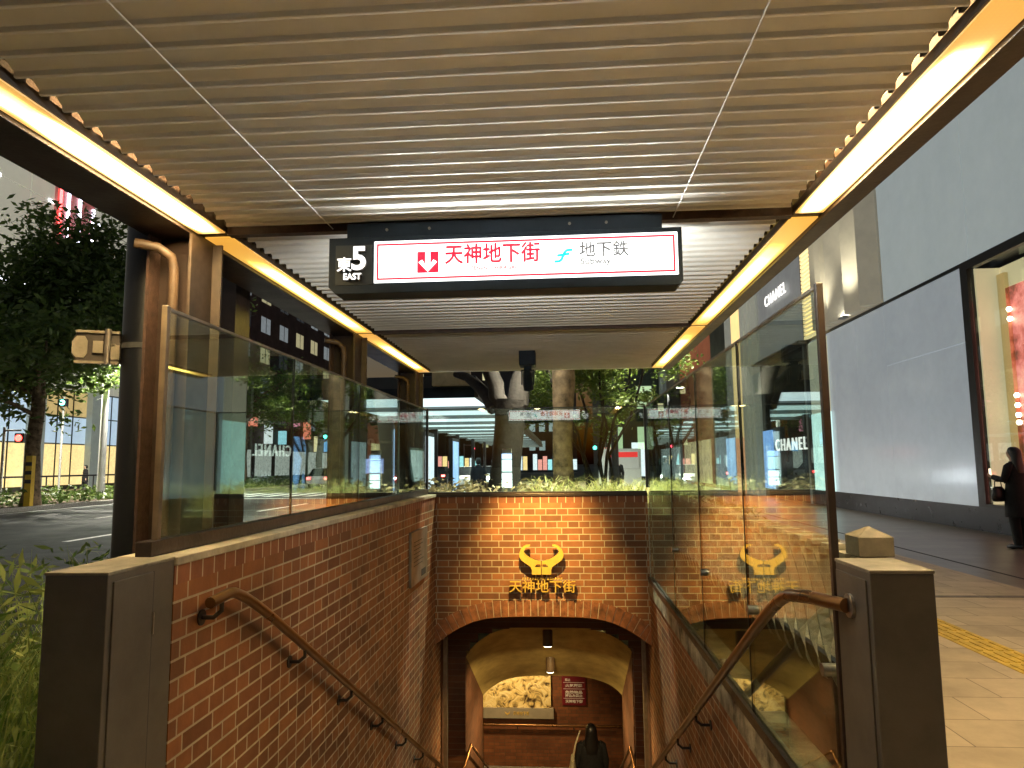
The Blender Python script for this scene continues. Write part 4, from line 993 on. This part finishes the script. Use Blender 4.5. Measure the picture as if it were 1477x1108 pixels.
t = block('pale building with grey piers and a lit yellow strip beyond the boutique', 31.2, 37.5, 14, glow('grey pier', (.33, .34, .29), .30, .5))
for y in (31.5, 32.3, 33.1): MB().box(FX-.2, FX-.002, y, y+.45, -.1, 14).build('pier', glow('pier face', (.42, .43, .36), .28, .5), t)
MB().box(FX-.16, FX-.002, 33.75, 35.4, 2.6, 13).build('lit_strip', glow('lit yellow strip', (.95, .66, .27), .8, .5, .8, .1), t)
MB().box(FX-.16, FX-.002, 33.75, 35.4, 0, 2.6).build('lit_strip', glow('lit salmon strip', (.95, .42, .20), .75, .5, .8, .3), t)
t = block('narrow black building wedged beside the terracotta block', 37.5, 41.2, 13, mat('black facade', (.02, .02, .022), .4, nscale=1, namp=.2))
MB().box(FX-.03, FX-.001, 38, 40.8, .2, 2.8).build('shop_window', glow('cool shop window', (.35, .45, .5), .5, .3, 1.5, .5), t)
t = block('terracotta panelled block beyond the boutique', 41.2, 52, 16, glow('terracotta', (.36, .11, .05), .22, .6))
for y in (44.8, 48.4): MB().box(FX-.01, FX+.01, y-.03, y+.03, 3, 16).build('joint', frm, t)
MB().box(FX-.04, FX-.001, 42, 51, .2, 2.8).build('shop_window', glow('warm shop window', (.8, .6, .3), .7, .3, 1.2, .6), t)
t = block('dark office block with thin vertical fins', 52, 100, 20, mat('dark blue facade', (.025, .03, .036), .3, nscale=1, namp=.2))
y = 52.6
while y < 99:
    MB().box(FX-.35, FX-.002, y, y+.14, 2.8, 20).build('fin', M['grey'], t); y += 1.9
for z in (6.2, 9.8, 13.4): MB().box(FX-.12, FX-.003, 52.1, 99, z, z+.25).build('spandrel', frm, t)
for y, z, w_ in ((58, 7, 3.2), (70, 3.6, 5.0), (64, 10.4, 2.4), (82, 7, 3.0)): MB().box(FX-.05, FX-.001, y, y+w_, z, z+1.9).build('lit_window', glow('office light', (.45, .62, .62), .5, .3), t)
MB().box(FX-.05, FX-.001, 53, 97, .2, 2.6).build('shop_window', glow('shop light', (.5, .62, .6), .6, .3, .7, .8), t)

# far end of the street
def far(label, x0, x1, y0, z1, m, rows, cols, seed, wm, wx=.55, wz=.5, z0=3.5, p_lit=.35, name='office_building'):
    rnd = random.Random(seed); t = thing(name, label, 'building', ((x0+x1)/2, y0, 0)); MB().box(x0, x1, y0, y0+14, -.2, z1).build('wall', m, t)
    dw = (x1-x0)/cols; dz = (z1-z0)/rows
    for r in range(rows):
        for c in range(cols):
            if rnd.random() > p_lit: continue
            MB().box(x0+dw*(c+.5-wx/2), x0+dw*(c+.5+wx/2), y0-.08, y0-.002, z0+dz*(r+.5-wz/2), z0+dz*(r+.5+wz/2)).build('lit_window', wm, t)
    for c in range(cols*2):
        if rnd.random() < .75: MB().box(x0+dw/2*(c+.08), x0+dw/2*(c+.92), y0-.08, y0-.002, .3, rnd.choice((2.2, 2.8, 3.2))).build('shop_window', glow('street shop', rnd.choice(((.7, .75, .8), (.9, .6, .25), (.35, .7, .75), (.8, .3, .25), (.75, .75, .6))), 1.1, .4, .8, .5), t)
    return t
wy = glow('yellow window', (.75, .68, .36), .55, .4, .5, .5); wb = glow('pale window', (.5, .62, .62), .4, .4, .5, .5); wg = glow('green blind window', (.5, .68, .40), .6, .4, .5, .2)
far('dark green office block with a lit blind window at the street end', 3.2, 8.4, 62, 16, mat('dark green wall', (.03, .045, .036), .6, nscale=.5, namp=.2), 4, 2, 7, wg, .5, .55, 1.8, .6)
far('dark office tower closing the street behind the trees', -12, 2.5, 130, 34, mat('night facade', (.03, .035, .045), .5, nscale=.3, namp=.2), 9, 8, 4, wb, .6, .5, 3, .3)
far('wide dark tower with yellow windows at the far street end', -34, -13, 150, 40, mat('night facade brown', (.045, .035, .03), .5, nscale=.3, namp=.2), 10, 9, 9, wy, .5, .45, 4, .22)

# ================================================================== BUILDINGS ON THE LEFT
LX = -36
dp = thing('department_store', 'tall pale panelled department store across the boulevard with lit ground floor', 'building', (LX, 40, 0))
lw_m = glow('pale cladding', (.52, .51, .41), .38, .5, .25, .1)  # light falling on the cladding is put into its emission
cl_b = MB(); zb = [7.2, 13.7, 20.4, 27, 34]
for a in range(14, 64, 5):
    for z0, z1 in zip(zb[:-1], zb[1:]): cl_b.box(LX-.3, LX, a+.03, a+4.97, z0+.03, z1-.03)
cl_b.build('cladding', lw_m, dp)
MB().box(LX-12, LX-.1, 14, 64, -.2, 34).build('wall', mat('store core', (.06, .06, .055), .6, nscale=1, namp=.2), dp)
stl = lamp_mat('facade light', (.85, .85, 1), 2.2)
for y in range(16, 64, 5):
    MB().box(LX, LX+.06, y-.35, y+.35, 20.32, 20.48).build('facade_light', stl, dp)
MB().box(LX, LX+.10, 34, 44, 13.6, 13.85).build('light_band', stl, dp)
yw = glow('yellow shop window', (.95, .70, .30), .75, .3, 1.3, .5); bw_ = glow('blue white transom', (.52, .68, .82), .55, .3, .35, .2)
mull = frm
for i, a in enumerate(range(15, 63, 6)):
    MB().box(LX-.05, LX+.02, a+1.2, a+6, .3, 3.2).build('shop_window', yw, dp)
    MB().box(LX-.05, LX+.02, a+1.2, a+6, 3.3, 5.2).build('transom_window', bw_, dp)
    MB().box(LX-.05, LX+.02, a+1.2, a+6, 5.3, 7.1).build('transom_window', glow('amber transom', (.65, .48, .2), .5, .3, .35, .5) if i % 2 else bw_, dp)
    mm = MB()
    for q in (1.2, 2.8, 4.4, 6.0): mm.box(LX+.02, LX+.07, a+q-.04, a+q+.04, .3, 7.1)
    mm.build('mullion', mull, dp)
    MB().box(LX-.02, LX+.5, a-.1, a+1.1, -.1, 7.2).build('column', glow('grey green column', (.30, .34, .30), .3, .5), dp)
nz = [(46.4, 18.2, 22.4, (1, .05, .05)), (47.2, 17.8, 22.0, (.8, .8, 1)), (48.4, 17.5, 21.6, (.8, .8, 1)), (49.9, 16.9, 21.2, (.8, .8, 1))]
for y, z0, z1, c in nz: MB().box(LX+.3, LX+.42, y-.08, y+.08, z0, z1).build('neon_tube', lamp_mat('neon', c, 2.5), dp)
MB().box(LX+.1, LX+.3, 46.1, 50.1, 17, 22.2).build('neon_sign', glow('red sign board', (.35, .10, .09), .4, .5, .4, .8), dp)
bb = thing('brick_building', 'dark brown brick building with dim windows seen above the left glass', 'building', (LX, 92, 0))
MB().box(LX-12, LX, 68, 122, -.2, 38).build('wall', mat('dark brown facade', (.085, .045, .034), .7, nscale=.6, namp=.3), bb)
rnd = random.Random(8)
wd_ = [glow('dim window', (.30, .34, .36), .35, .25, .4, .5), glow('dark window', (.06, .07, .08), .2, .15, .4, .5), glow('dim yellow window', (.5, .45, .25), .45, .3, .4, .5)]
for r in range(8):
    for c in range(9):
        y = 70+c*5.6; z = 6.5+r*3.7
        f_ = MB().box(LX-.03, LX+.05, y, y+2.6, z, z+1.9).build('window', wd_[rnd.choice((0, 1, 1, 2))], bb)
        MB().box(LX+.052, LX+.09, y+1.26, y+1.34, z, z+1.9).build('mullion', frm, f_)
for c in range(9): MB().box(LX-.02, LX+.04, 69+c*5.8, 73.6+c*5.8, .3, 3.4).build('shop_window', glow('bright shop', (.6, .62, .55), .45, .3, 1.5, .9), bb)

rnd = random.Random(17)
cols_ = [(.9, .25, .15), (.9, .75, .4), (.35, .7, .8), (.8, .85, .85), (.2, .5, .9), (.85, .3, .4), (.4, .8, .5)]
for k in range(12):                                              # lit signboards projecting from the far fronts
    y = 70+k*4.3; z = rnd.uniform(2.6, 9); h_ = rnd.uniform(.8, 2.6)
    MB().box(LX, LX+1.0, y, y+.25, z, z+h_).build('projecting_sign', glow('sign light', rnd.choice(cols_), .8, .4, 1.5, .3), bb)
# ================================================================== BUS SHELTER
bs = thing('bus_shelter', 'long bus shelter with glowing white roof panels beyond the end wall', 'bus shelter', (-2.6, 25, 0))
MB().box(-4.3, -1.38, 11.2, 46, 2.64, 2.9).build('roof', mat('shelter roof', (.03, .04, .055), .4, nscale=3, namp=.2), bs, bevel=.02)
MB().box(-1.40, -1.34, 11.15, 46, 2.54, 2.72).build('roof_edge', M['flange'], bs)
MB().box(-4.3, -1.40, 11.14, 11.2, 2.54, 2.70).build('front_fascia', M['sign_case'], bs)
lp_m = glow('roof light panel', (.72, .90, .92), .95, .5, .8, .15)
for k in range(14):
    y0 = 11.35+k*2.45; MB().box(-4.15, -1.5, y0, y0+2.2, 2.60, 2.635).build('light_panel', lp_m, bs)
    MB().box(-4.25, -1.42, y0+2.22, y0+2.43, 2.53, 2.64).build('crossbar', M['grey'], bs)
for k in range(8):
    y = 12.3+k*4.4; MB().box(-3.9, -3.78, y, y+.12, -.1, 2.55).build('post', M['black'], bs)
adp = [glow('blue poster light', (.35, .55, .95), 1.0, .3, 1.4, .6), glow('white poster light', (.7, .8, .9), 1.0, .3, 1.2, .6)]
for k in range(3):
    y = 13.0+k*4.4
    a_ = MB().box(-3.55, -3.43, y, y+1.25, .45, 2.3).build('poster_case', M['black'], bs); MB().box(-3.428, -3.416, y+.07, y+1.18, .55, 2.2).build('poster', adp[k % 2], a_)
MB().box(-2.05, -1.45, 10.95, 11.1, 2.72, 3.05).build('roof_sign', mat('sign back', (.50, .43, .3), .5, nscale=5, namp=.2), bs)
tt = thing('totem_sign', 'slim white lit sign post in front of the dark forked trunk', 'sign', (-.68, 8.55, .5))
MB().box(-.735, -.625, 8.5, 8.56, .5, 1.66).build('post', M['grey'], tt)
for z0, z1, mm in ((1.20, 1.29, lamp_mat('totem white', (.8, .95, 1), 1.0)), (1.30, 1.37, lamp_mat('totem white2', (.8, .95, 1), .9)), (1.39, 1.53, lamp_mat('totem screen', (.55, .75, .8), .6)), (1.54, 1.60, lamp_mat('totem blue', (.35, .5, .9), .8))):
    MB().box(-.74, -.62, 8.49, 8.499, z0, z1).build('panel', mm, tt)
ib = thing('information_board', 'brown information board with round symbol and blue lit screen beyond the left glass', 'sign', (-2.95, 10.4, 0))
a0, a1 = atY(524, 640, 10.4), atY(566, 640, 10.4)
MB().box(a0.x, a1.x, 10.4, 10.48, -.06, 2.15).build('board', mat('board brown', (.06, .04, .03), .45, nscale=4, namp=.2), ib)
zt, zb_ = atY(540, 662, 10.4).z, atY(540, 683, 10.4).z
MB().box(a0.x+.02, a1.x-.13, 10.385, 10.399, zb_, zt).build('screen', glow('blue lcd', (.35, .45, .9), .9, .2, 14, .6), ib)
ci = atY(529, 638, 10.39); MB().tube([(ci.x+.06, 10.399, ci.z), (ci.x+.06, 10.392, ci.z)], .055, 20).build('symbol_disc', mat('disc', (.45, .42, .36), .5, nscale=5, namp=.1), ib)
text('symbol', 'i', .09, M['black'], ib, (ci.x+.06, 10.388, ci.z), bold=.003)
MB().box(ci.x+.15, a1.x-.03, 10.394, 10.399, ci.z-.02, ci.z+.02).build('caption', mat('dim caption', (.22, .17, .13), .5, nscale=30, namp=.5), ib)

# ================================================================== STREET FURNITURE
def lamp_post(label, x, y, h, arms, energy, col=(1, .93, .78), grp=None, cone=160, pale=False, rad=.06):
    t = thing('street_lamp', label, 'street lamp', (x, y, 0), group=grp)
    MB().tube([(x, y, -.1), (x, y, 1.2), (x, y, h)], [rad*1.2, rad, rad*.8], 14).build('pole', M['white'] if pale else M['black'], t)
    for dx, dy in arms:
        MB().tube([(x, y, h-.05), (x+dx*.6, y+dy*.6, h), (x+dx, y+dy, h)], .025, 8).build('arm', M['black'], t)
        hd = MB().box(x+dx-.28 if dx else x-.12, x+dx+.28 if dx else x+.12, y+dy-.12 if dx else y+dy-.28, y+dy+.12 if dx else y+dy+.28, h-.03, h+.04).build('lamp_head', M['grey'], t, bevel=.02)
        MB().box(x+dx-.22 if dx else x-.09, x+dx+.22 if dx else x+.09, y+dy-.09 if dx else y+dy-.22, y+dy+.09 if dx else y+dy+.22, h-.045, h-.031).build('lens', lamp_mat('street lens', col, 9), hd)
        li = bpy.data.lights.new('street light', 'SPOT'); li.energy = energy; li.color = col; li.spot_size = radians(cone); li.spot_blend = .6 if cone > 120 else 1.0; li.shadow_soft_size = .15
        lo = bpy.data.objects.new('lamp_light', li); link(lo, t); lo.location = (dx, dy, h-.1)
lamp_post('dark post with added unseen lamp heads beside the bright tree behind the end wall', .80, 11.15, 4.5, [(-.9, -2.35), (.35, -.75)], 1300, (1, .95, .70), cone=84)  # lamp heads added to the pole, out of view, to light the planter
lamp_post('added unseen warm street lamp brightening the right pavement beside the yellow tactile strip', 5.0, 3.2, 4.6, [(-.8, 0)], 230, (1, .76, .42), cone=130)  # lamp added out of view to brighten the pavement
lamp_post('twin headed street lamp far along the shelter beside the road', -5.2, 47, 6.4, [(-.8, 0), (.8, 0)], 1800)
lamp_post('pale twin headed street lamp just beyond the last canopy column', -5.35, 24, 6.4, [(-.8, 0), (.8, 0)], 1800, pale=True)
def signal(label, x, y, z, col, cat='traffic light', arm=0):
    t = thing('traffic_light', label, cat, (x, y, 0), group='traffic lights')
    MB().tube([(x+arm, y, -.1), (x+arm, y, z+.5)], .06, 10).build('pole', M['grey'], t)
    if arm: MB().tube([(x+arm, y, z+.35), (x, y, z+.35)], .04, 8).build('arm', M['grey'], t)
    MB().box(x-.22, x+.22, y-.12, y+.12, z-.22, z+.22) .build('housing', M['black'], t, bevel=.03)
    MB().tube([(x, y-.121, z), (x, y-.16, z)], .15, 16).build('lens', lamp_mat('signal lens', col, 3.0), t)
p = atY(30, 632, 30); signal('red signal lamp at the left edge below the tree', p.x, 30, p.z, (1, .04, .03), arm=-.8)
p = atY(92, 581, 38); signal('green signal lamp partly behind the leaves of the broad tree', p.x, 38, p.z, (.05, .9, .7))
p = atY(470, 630, 60); signal('green signal lamp over the crossing seen through the left glass', p.x, 60, p.z, (.05, .9, .7), arm=1.5)
p = atY(858, 646, 60); signal('green signal lamp low between the pale trunk and the fins', p.x, 60, p.z, (.05, .9, .7), arm=.9)
p = atY(683, 647, 75); signal('red signal lamp above the headlights under the shelter', p.x, 75, p.z, (1, .04, .08), arm=-1)
lamp_post('tall pale street lamp on the median half hidden by the broad tree', atY(148, 650, 33).x, 33, 8.4, [(-1.1, 0), (1.1, 0)], 4200, pale=True, rad=.17)
t = thing('hazard_post', 'yellow and black striped post beside the trunk at left', 'post', (atY(41, 680, 27).x, 27, 0))
hx = atY(41, 680, 27).x
MB().box(hx-.13, hx+.13, 27, 27.2, -.1, 2.0).build('body', mat('hazard yellow', (.7, .45, .03), .5, nscale=3, namp=.15), t)
for z in (.9, 1.25, 1.6): MB().box(hx-.132, hx+.132, 26.99, 27.0, z, z+.15).build('stripe', M['black'], t)
t = thing('railing', 'dark railing in front of the lit shop windows across the road', 'railing', (-29, 44, 0))
MB().tube([(-29, 30, 1.05), (-29, 62, 1.05)], .05, 8).build('top_rail', M['black'], t)
for y in range(30, 63, 4): MB().tube([(-29, y, -.1), (-29, y, 1.05)], .04, 8).build('post', M['black'], t)

# ================================================================== CARS
tyre = mat('tyre', (.015, .015, .015), .8, nscale=20, namp=.2); hl = lamp_mat('headlight', (.85, .95, 1), 30); tl_ = lamp_mat('taillight', (1, .03, .03), 3); cgl = mat('car glass', (.01, .012, .014), .08, nscale=3, namp=.1)
def car(label, x, y, rz, col, group='cars on the boulevard'):
    t = thing('parked_car' if False else 'car', label, 'car', (0, 0, 0), group=group)
    pm = mat('car paint', col, .25, nscale=2, namp=.05, coat=.6)
    b = MB(); hw_ = .86
    prof = [(-2.15, .35), (-2.2, .75), (-2.0, .92), (2.0-.75, .95), (2.1, .78), (2.2, .55), (2.15, .32)]
    rings = []
    for xx, s_ in ((-hw_, .96), (-hw_+.1, 1), (hw_-.1, 1), (hw_, .96)): rings.append([(xx, u*s_, .35+(v-.35)*s_) for u, v in prof])
    b.loft(rings, smooth=False); b.build('body', pm, t, recalc=True, bevel=.03)
    c_ = MB(); cp_ = [(-1.9, .92), (-1.45, 1.44), (.25, 1.48), (1.15, .94)]
    c_.loft([[(-.80, u, v) for u, v in cp_[:1]] + [(-.62, u, v) for u, v in cp_[1:3]] + [(-.80, *cp_[3])], [(.80, *cp_[0])] + [(.62, u, v) for u, v in cp_[1:3]] + [(.80, *cp_[3])]], smooth=False)
    c_.build('cabin_glass', cgl, t, recalc=True)
    MB().box(-.60, .60, -1.42, .24, 1.455, 1.49).build('roof', pm, t, bevel=.015)
    for sx_ in (-1, 1):
        for yy in (-1.35, 1.35): w2 = MB().tube([(sx_*.70, yy, .32), (sx_*.88, yy, .32)], .32, 18).build('wheel', tyre, t); MB().tube([(sx_*.881, yy, .32), (sx_*.89, yy, .32)], .19, 14).build('rim', M['steel'], w2)
        MB().box(sx_*.62-.16, sx_*.62+.16, 2.15, 2.25, .58, .72).build('headlight', hl, t)
        MB().box(sx_*.66-.14, sx_*.66+.14, -2.24, -2.12, .68, .84).build('taillight', tl_, t)
    t.location = (x, y, -.17); t.rotation_euler = (0, 0, rz)
car('white car with bright headlights facing us beyond the shelter posts', -6.2, 46, pi, (.6, .6, .6))
car('pale compact car with headlights on behind the white car', -6.0, 54, pi, (.5, .55, .6))
car('dark car facing us farther down the near lane', -6.6, 62, pi, (.03, .03, .04))
car('silver car showing red tail lights near the crossing', -17.6, 52, 0, (.4, .4, .42))
car('red car waiting behind the crossing', -13.4, 55, pi, (.4, .02, .02))
car('white taxi beyond the crossing by the median', -19.2, 62, 0, (.7, .7, .68))
car('black car in the middle lane with tail lights', -10.2, 58, 0, (.02, .02, .02))
t = thing('delivery_van', 'white box van with red lettered band parked at the street end', 'van', (2.6, 32, 0))
MB().box(1.75, 3.45, 32, 35.5, .45, 2.1).build('box', M['white'], t, bevel=.03); MB().box(1.8, 3.4, 35.5, 37, .45, 1.8).build('cab', M['white'], t, bevel=.05)
MB().box(1.9, 3.3, 31.955, 31.969, 1.72, 1.95).build('red_band', mat('van red', (.6, .03, .03), .4, emit=(.6, .03, .03), es=.3), t); MB().box(1.85, 3.35, 31.97, 31.984, 1.2, 2.0).build('lit_panel', glow('van panel', (.5, .48, .46), .3), t)
for sx_ in (1.9, 3.3):
    for y in (32.7, 36.2): MB().tube([(sx_-.1, y, .32), (sx_+.1, y, .32)], .34, 16).build('wheel', tyre, t)

# ================================================================== PEOPLE
def skin(name, V, Ed, R, root, m, parent, sub=1):
    me = bpy.data.meshes.new(name); me.from_pydata(V, Ed, []); o = bpy.data.objects.new(name, me); C.objects.link(o)
    md = o.modifiers.new('skin', 'SKIN'); md.use_smooth_shade = True
    if not me.skin_vertices: me.attributes
    for i, r in enumerate(R):
        sv = me.skin_vertices[0].data[i]; sv.radius = r if isinstance(r, tuple) else (r, r); sv.use_root = (i == root)
    ss = o.modifiers.new('sub', 'SUBSURF'); ss.levels = sub; ss.render_levels = sub
    dg = bpy.context.evaluated_depsgraph_get(); m2 = bpy.data.meshes.new_from_object(o.evaluated_get(dg)); bpy.data.objects.remove(o)
    m2.materials.clear(); m2.materials.append(m); m2.name = name
    for p in m2.polygons: p.use_smooth = True
    ob = bpy.data.objects.new(name, m2); C.objects.link(ob); ob.parent = parent; return ob
skinm = mat('skin', (.55, .36, .26), .55, nscale=20, namp=.08)
hairm = mat('black hair', (.012, .010, .009), .4, nscale=60, namp=.4)
def person(label, loc, rz, H, coat, trouser, hair='long', armL=None, armR=None, stride=.0, coat_len=.62, grp=None, bulk=1.0):
    """local axes: facing +y, right hand at +x"""
    s = H/1.66; t = thing('person', label, 'person', (0, 0, 0), group=grp)
    S = lambda p: (p[0]*s, p[1]*s, p[2]*s)
    armL = armL or ((-.235, -.02, 1.10), (-.225, .06, .86), (0, .15, -1)); armR = armR or ((.235, -.02, 1.10), (.225, .06, .86), (0, .15, -1))
    V = [(0,0,.93),(0,0,1.07),(0,0,1.26),(0,-.01,1.40),(0,.005,1.455),(0,.02,1.52),(0,.015,1.58),(0,.005,1.625),(0,.108,1.555)]
    R = [(.135,.10),(.115,.085),(.13,.092),(.06,.06),(.045,.045),(.062,.075),(.07,.088),(.055,.065),(.012,.012)]
    Ed = [(0,1),(1,2),(2,3),(3,4),(4,5),(5,6),(6,7),(6,8)]
    for sg in (-1, 1):
        b = len(V); st_ = stride*sg
        V += [(sg*.085,0,.86),(sg*.09,.01+st_*.5,.48),(sg*.09,-.02+st_,.085),(sg*.10,.12+st_,.035)]; R += [.085,.056,.037,.030]; Ed += [(0,b),(b,b+1),(b+1,b+2),(b+2,b+3)]
        el, wr, hd = armL if sg < 0 else armR
        b = len(V); V += [(sg*.165,-.01,1.36), el, wr]; R += [.048,.036,.025]; Ed += [(2,b),(b,b+1),(b+1,b+2)]
        w_ = Vector(wr); d = Vector(hd).normalized(); side = d.cross(Vector((0, 1, .2))).normalized()
        palm = w_+d*.045; pi_ = len(V); V += [tuple(palm)]; R += [(.026,.02)]; Ed += [(b+2, pi_)]
        curl = d.cross(side)
        for k, (off, ln) in enumerate(((-.028, .055), (-.010, .07), (.009, .066), (.026, .05))):
            q0 = palm+d*.035+side*off; q1 = q0+d*ln*.55+curl*.008; q2 = q1+d*ln*.3+curl*.022; j = len(V)
            V += [tuple(q0), tuple(q1), tuple(q2)]; R += [.0095,.0085,.0075]; Ed += [(pi_, j),(j, j+1),(j+1, j+2)]
        j = len(V); q0 = palm-side*.032+curl*.01; q1 = q0+d*.03-side*.012+curl*.015; V += [tuple(q0), tuple(q1)]; R += [.011,.009]; Ed += [(pi_, j),(j, j+1)]
    skin('body', [S(v) for v in V], Ed, [tuple(x*s for x in r) if isinstance(r, tuple) else r*s for r in R], 0, skinm, t)
    cm = mat('coat', coat, .85, nscale=30, namp=.25, bump=.2); tm = mat('trousers', trouser, .85, nscale=30, namp=.2)
    c = MB(); n = 20
    rings = []
    for z, rx_, ry_, oy in ((coat_len,.215,.175,.0),(.78,.20,.16,0),(.95,.185,.145,0),(1.08,.165,.125,0),(1.22,.178,.13,0),(1.33,.175,.115,-.01),(1.39,.115,.085,-.01),(1.435,.07,.065,0)):
        rings.append([(cos(2*pi*k/n)*rx_*s*bulk*(1+.03*sin(5*2*pi*k/n)*(z < 1)), (sin(2*pi*k/n)*ry_+oy)*s, z*s) for k in range(n)])
    c.loft(rings)
    for sg, (el, wr, hd) in ((-1, armL), (1, armR)):
        c.tube([S((sg*.135,-.01,1.36)), S((sg*.175,-.01,1.345)), S(el), S(Vector(el).lerp(Vector(wr), .5)), S(wr)], [.06*s,.066*s,.055*s,.05*s,.043*s], 12)
    c.build('coat', cm, t)
    tr_ = MB()
    for sg in (-1, 1):
        st_ = stride*sg; tr_.tube([S((sg*.085,0,.9)), S((sg*.09,.01+st_*.5,.48)), S((sg*.09,-.02+st_,.07))], [.10*s,.082*s,.062*s], 12)
    tr_.build('trousers', tm, t)
    for sg in (-1, 1):
        st_ = stride*sg; MB().tube([S((sg*.092,-.09+st_,.045)), S((sg*.094,-.03+st_,.055)), S((sg*.098,.08+st_,.04)), S((sg*.10,.155+st_,.03))], [.036*s,.046*s,.043*s,.02*s], 10).build('shoe', M['black'], t)
    h = MB(); rings = []
    prof = [(1.675,.03,.035,-.01),(1.66,.06,.07,-.012),(1.62,.088,.098,-.02),(1.57,.094,.092,-.035),(1.50,.098,.072,-.052)]
    prof += [(1.42,.112,.062,-.065),(1.32,.118,.055,-.085),(1.24,.09,.04,-.10)] if hair == 'long' else [(1.46,.06,.04,-.055)]
    for z, rx_, ry_, oy in prof: rings.append([(cos(2*pi*k/n)*rx_*s, (sin(2*pi*k/n)*ry_+oy)*s, z*s) for k in range(n)])
    h.loft(rings); h.build('hair', hairm, t)
    t.location = loc; t.rotation_euler = (0, 0, rz); return t
W_loc = atZ(1473, 792, 0)
wl = Vector((W_loc.x, W_loc.y, 0)); wr_ = radians(28)
person('long haired woman in a dark coat looking at her phone by the display window', wl, wr_, 1.66, (.004, .004, .004), (.004, .004, .004), 'long',
       armL=((-.22, .05, 1.12), (-.13, .27, 1.17), (.25, 1, .35)), armR=((.22, .04, 1.12), (.10, .25, 1.10), (-.3, 1, .2)), coat_len=.52)
def toworld(l, base, rz): return base + Vector((l[0]*cos(rz)-l[1]*sin(rz), l[0]*sin(rz)+l[1]*cos(rz), l[2]))
ph = toworld((-.09, .345, 1.245), wl, wr_)
t = thing('phone', 'phone held up by the woman beside the display window', 'phone', ph, wr_)
o = MB().box(-.036, .036, -.004, .004, -.074, .074).build('body', M['black'], None, bevel=.003); o.parent = t
o = MB().box(-.032, .032, -.0055, -.0045, -.068, .068).build('screen', lamp_mat('phone screen', (.85, .75, .5), .6)); o.parent = t
bgp = toworld((-.20, .16, .93), wl, wr_)
t = thing('handbag', 'black handbag hanging from the arm of the woman at right', 'bag', bgp, wr_)
b = MB(); b.loft([[(cos(2*pi*k/16)*rx_, sin(2*pi*k/16)*ry_, z) for k in range(16)] for z, rx_, ry_ in ((-.16,.10,.05),(-.15,.14,.07),(-.06,.155,.075),(.05,.13,.06),(.09,.09,.03))])
o = b.build('body', mat('bag leather', (.012, .011, .011), .4, nscale=20, namp=.2)); o.parent = t
o = MB().tube([(-.09, 0, .07), (-.08, 0, .17), (0, 0, .24), (.08, 0, .17), (.09, 0, .07)], .008, 8).build('handle', M['black']); o.parent = t
sp_ = atY(852, 1045, 11.6)
pl_loc = Vector((sp_.x, 11.6, FLOOR))
person('person in a long black coat seen from behind at the foot of the stairs', pl_loc, radians(4), sp_.z-FLOOR, (.008, .008, .009), (.01, .01, .01), 'long', stride=.10, coat_len=.42, bulk=1.25)
tp = pl_loc + Vector((-.29, -.12, .96))
t = thing('tote_bag', 'pale cloth tote hanging from the shoulder of the person on the landing', 'bag', tp)
tm_ = mat('pale canvas', (.62, .55, .36), .8, nscale=20, namp=.15)
b = MB(); b.loft([[(cos(2*pi*k/14)*rx_, sin(2*pi*k/14)*ry_, z) for k in range(14)] for z, rx_, ry_ in ((-.17,.045,.14),(-.15,.06,.17),(.0,.06,.175),(.16,.03,.165))]); o = b.build('body', tm_); o.parent = t
for q in (-.05, .05): o = MB().tube([(0, q*1.6, .15), (.05, q*.9, .38), (.12, q*.3, .555)], .007, 6).build('strap', tm_); o.parent = t
for lab, q, rz, co in (('pedestrian in dark coat in front of the yellow shop windows', (-29.9, 42.5, -.01), 2.6, (.012, .012, .014)),
                       ('pedestrian in grey jacket at the left edge across the road', (-30.6, 35.5, -.01), 1.2, (.06, .06, .065)),
                       ('waiting person in dark jacket under the bus shelter posts', (-2.9, 24, 0), .4, (.02, .022, .03)),
                       ('person in pale jacket standing farther under the bus shelter', (-2.6, 31, 0), 2.0, (.22, .22, .24)),
                       ('person in dark clothes walking beyond the planter grass', (1.9, 26, 0), 3.0, (.02, .02, .02))):
    person(lab, q, rz, 1.68, co, (.02, .02, .025), 'short', stride=.12, grp='pedestrians')
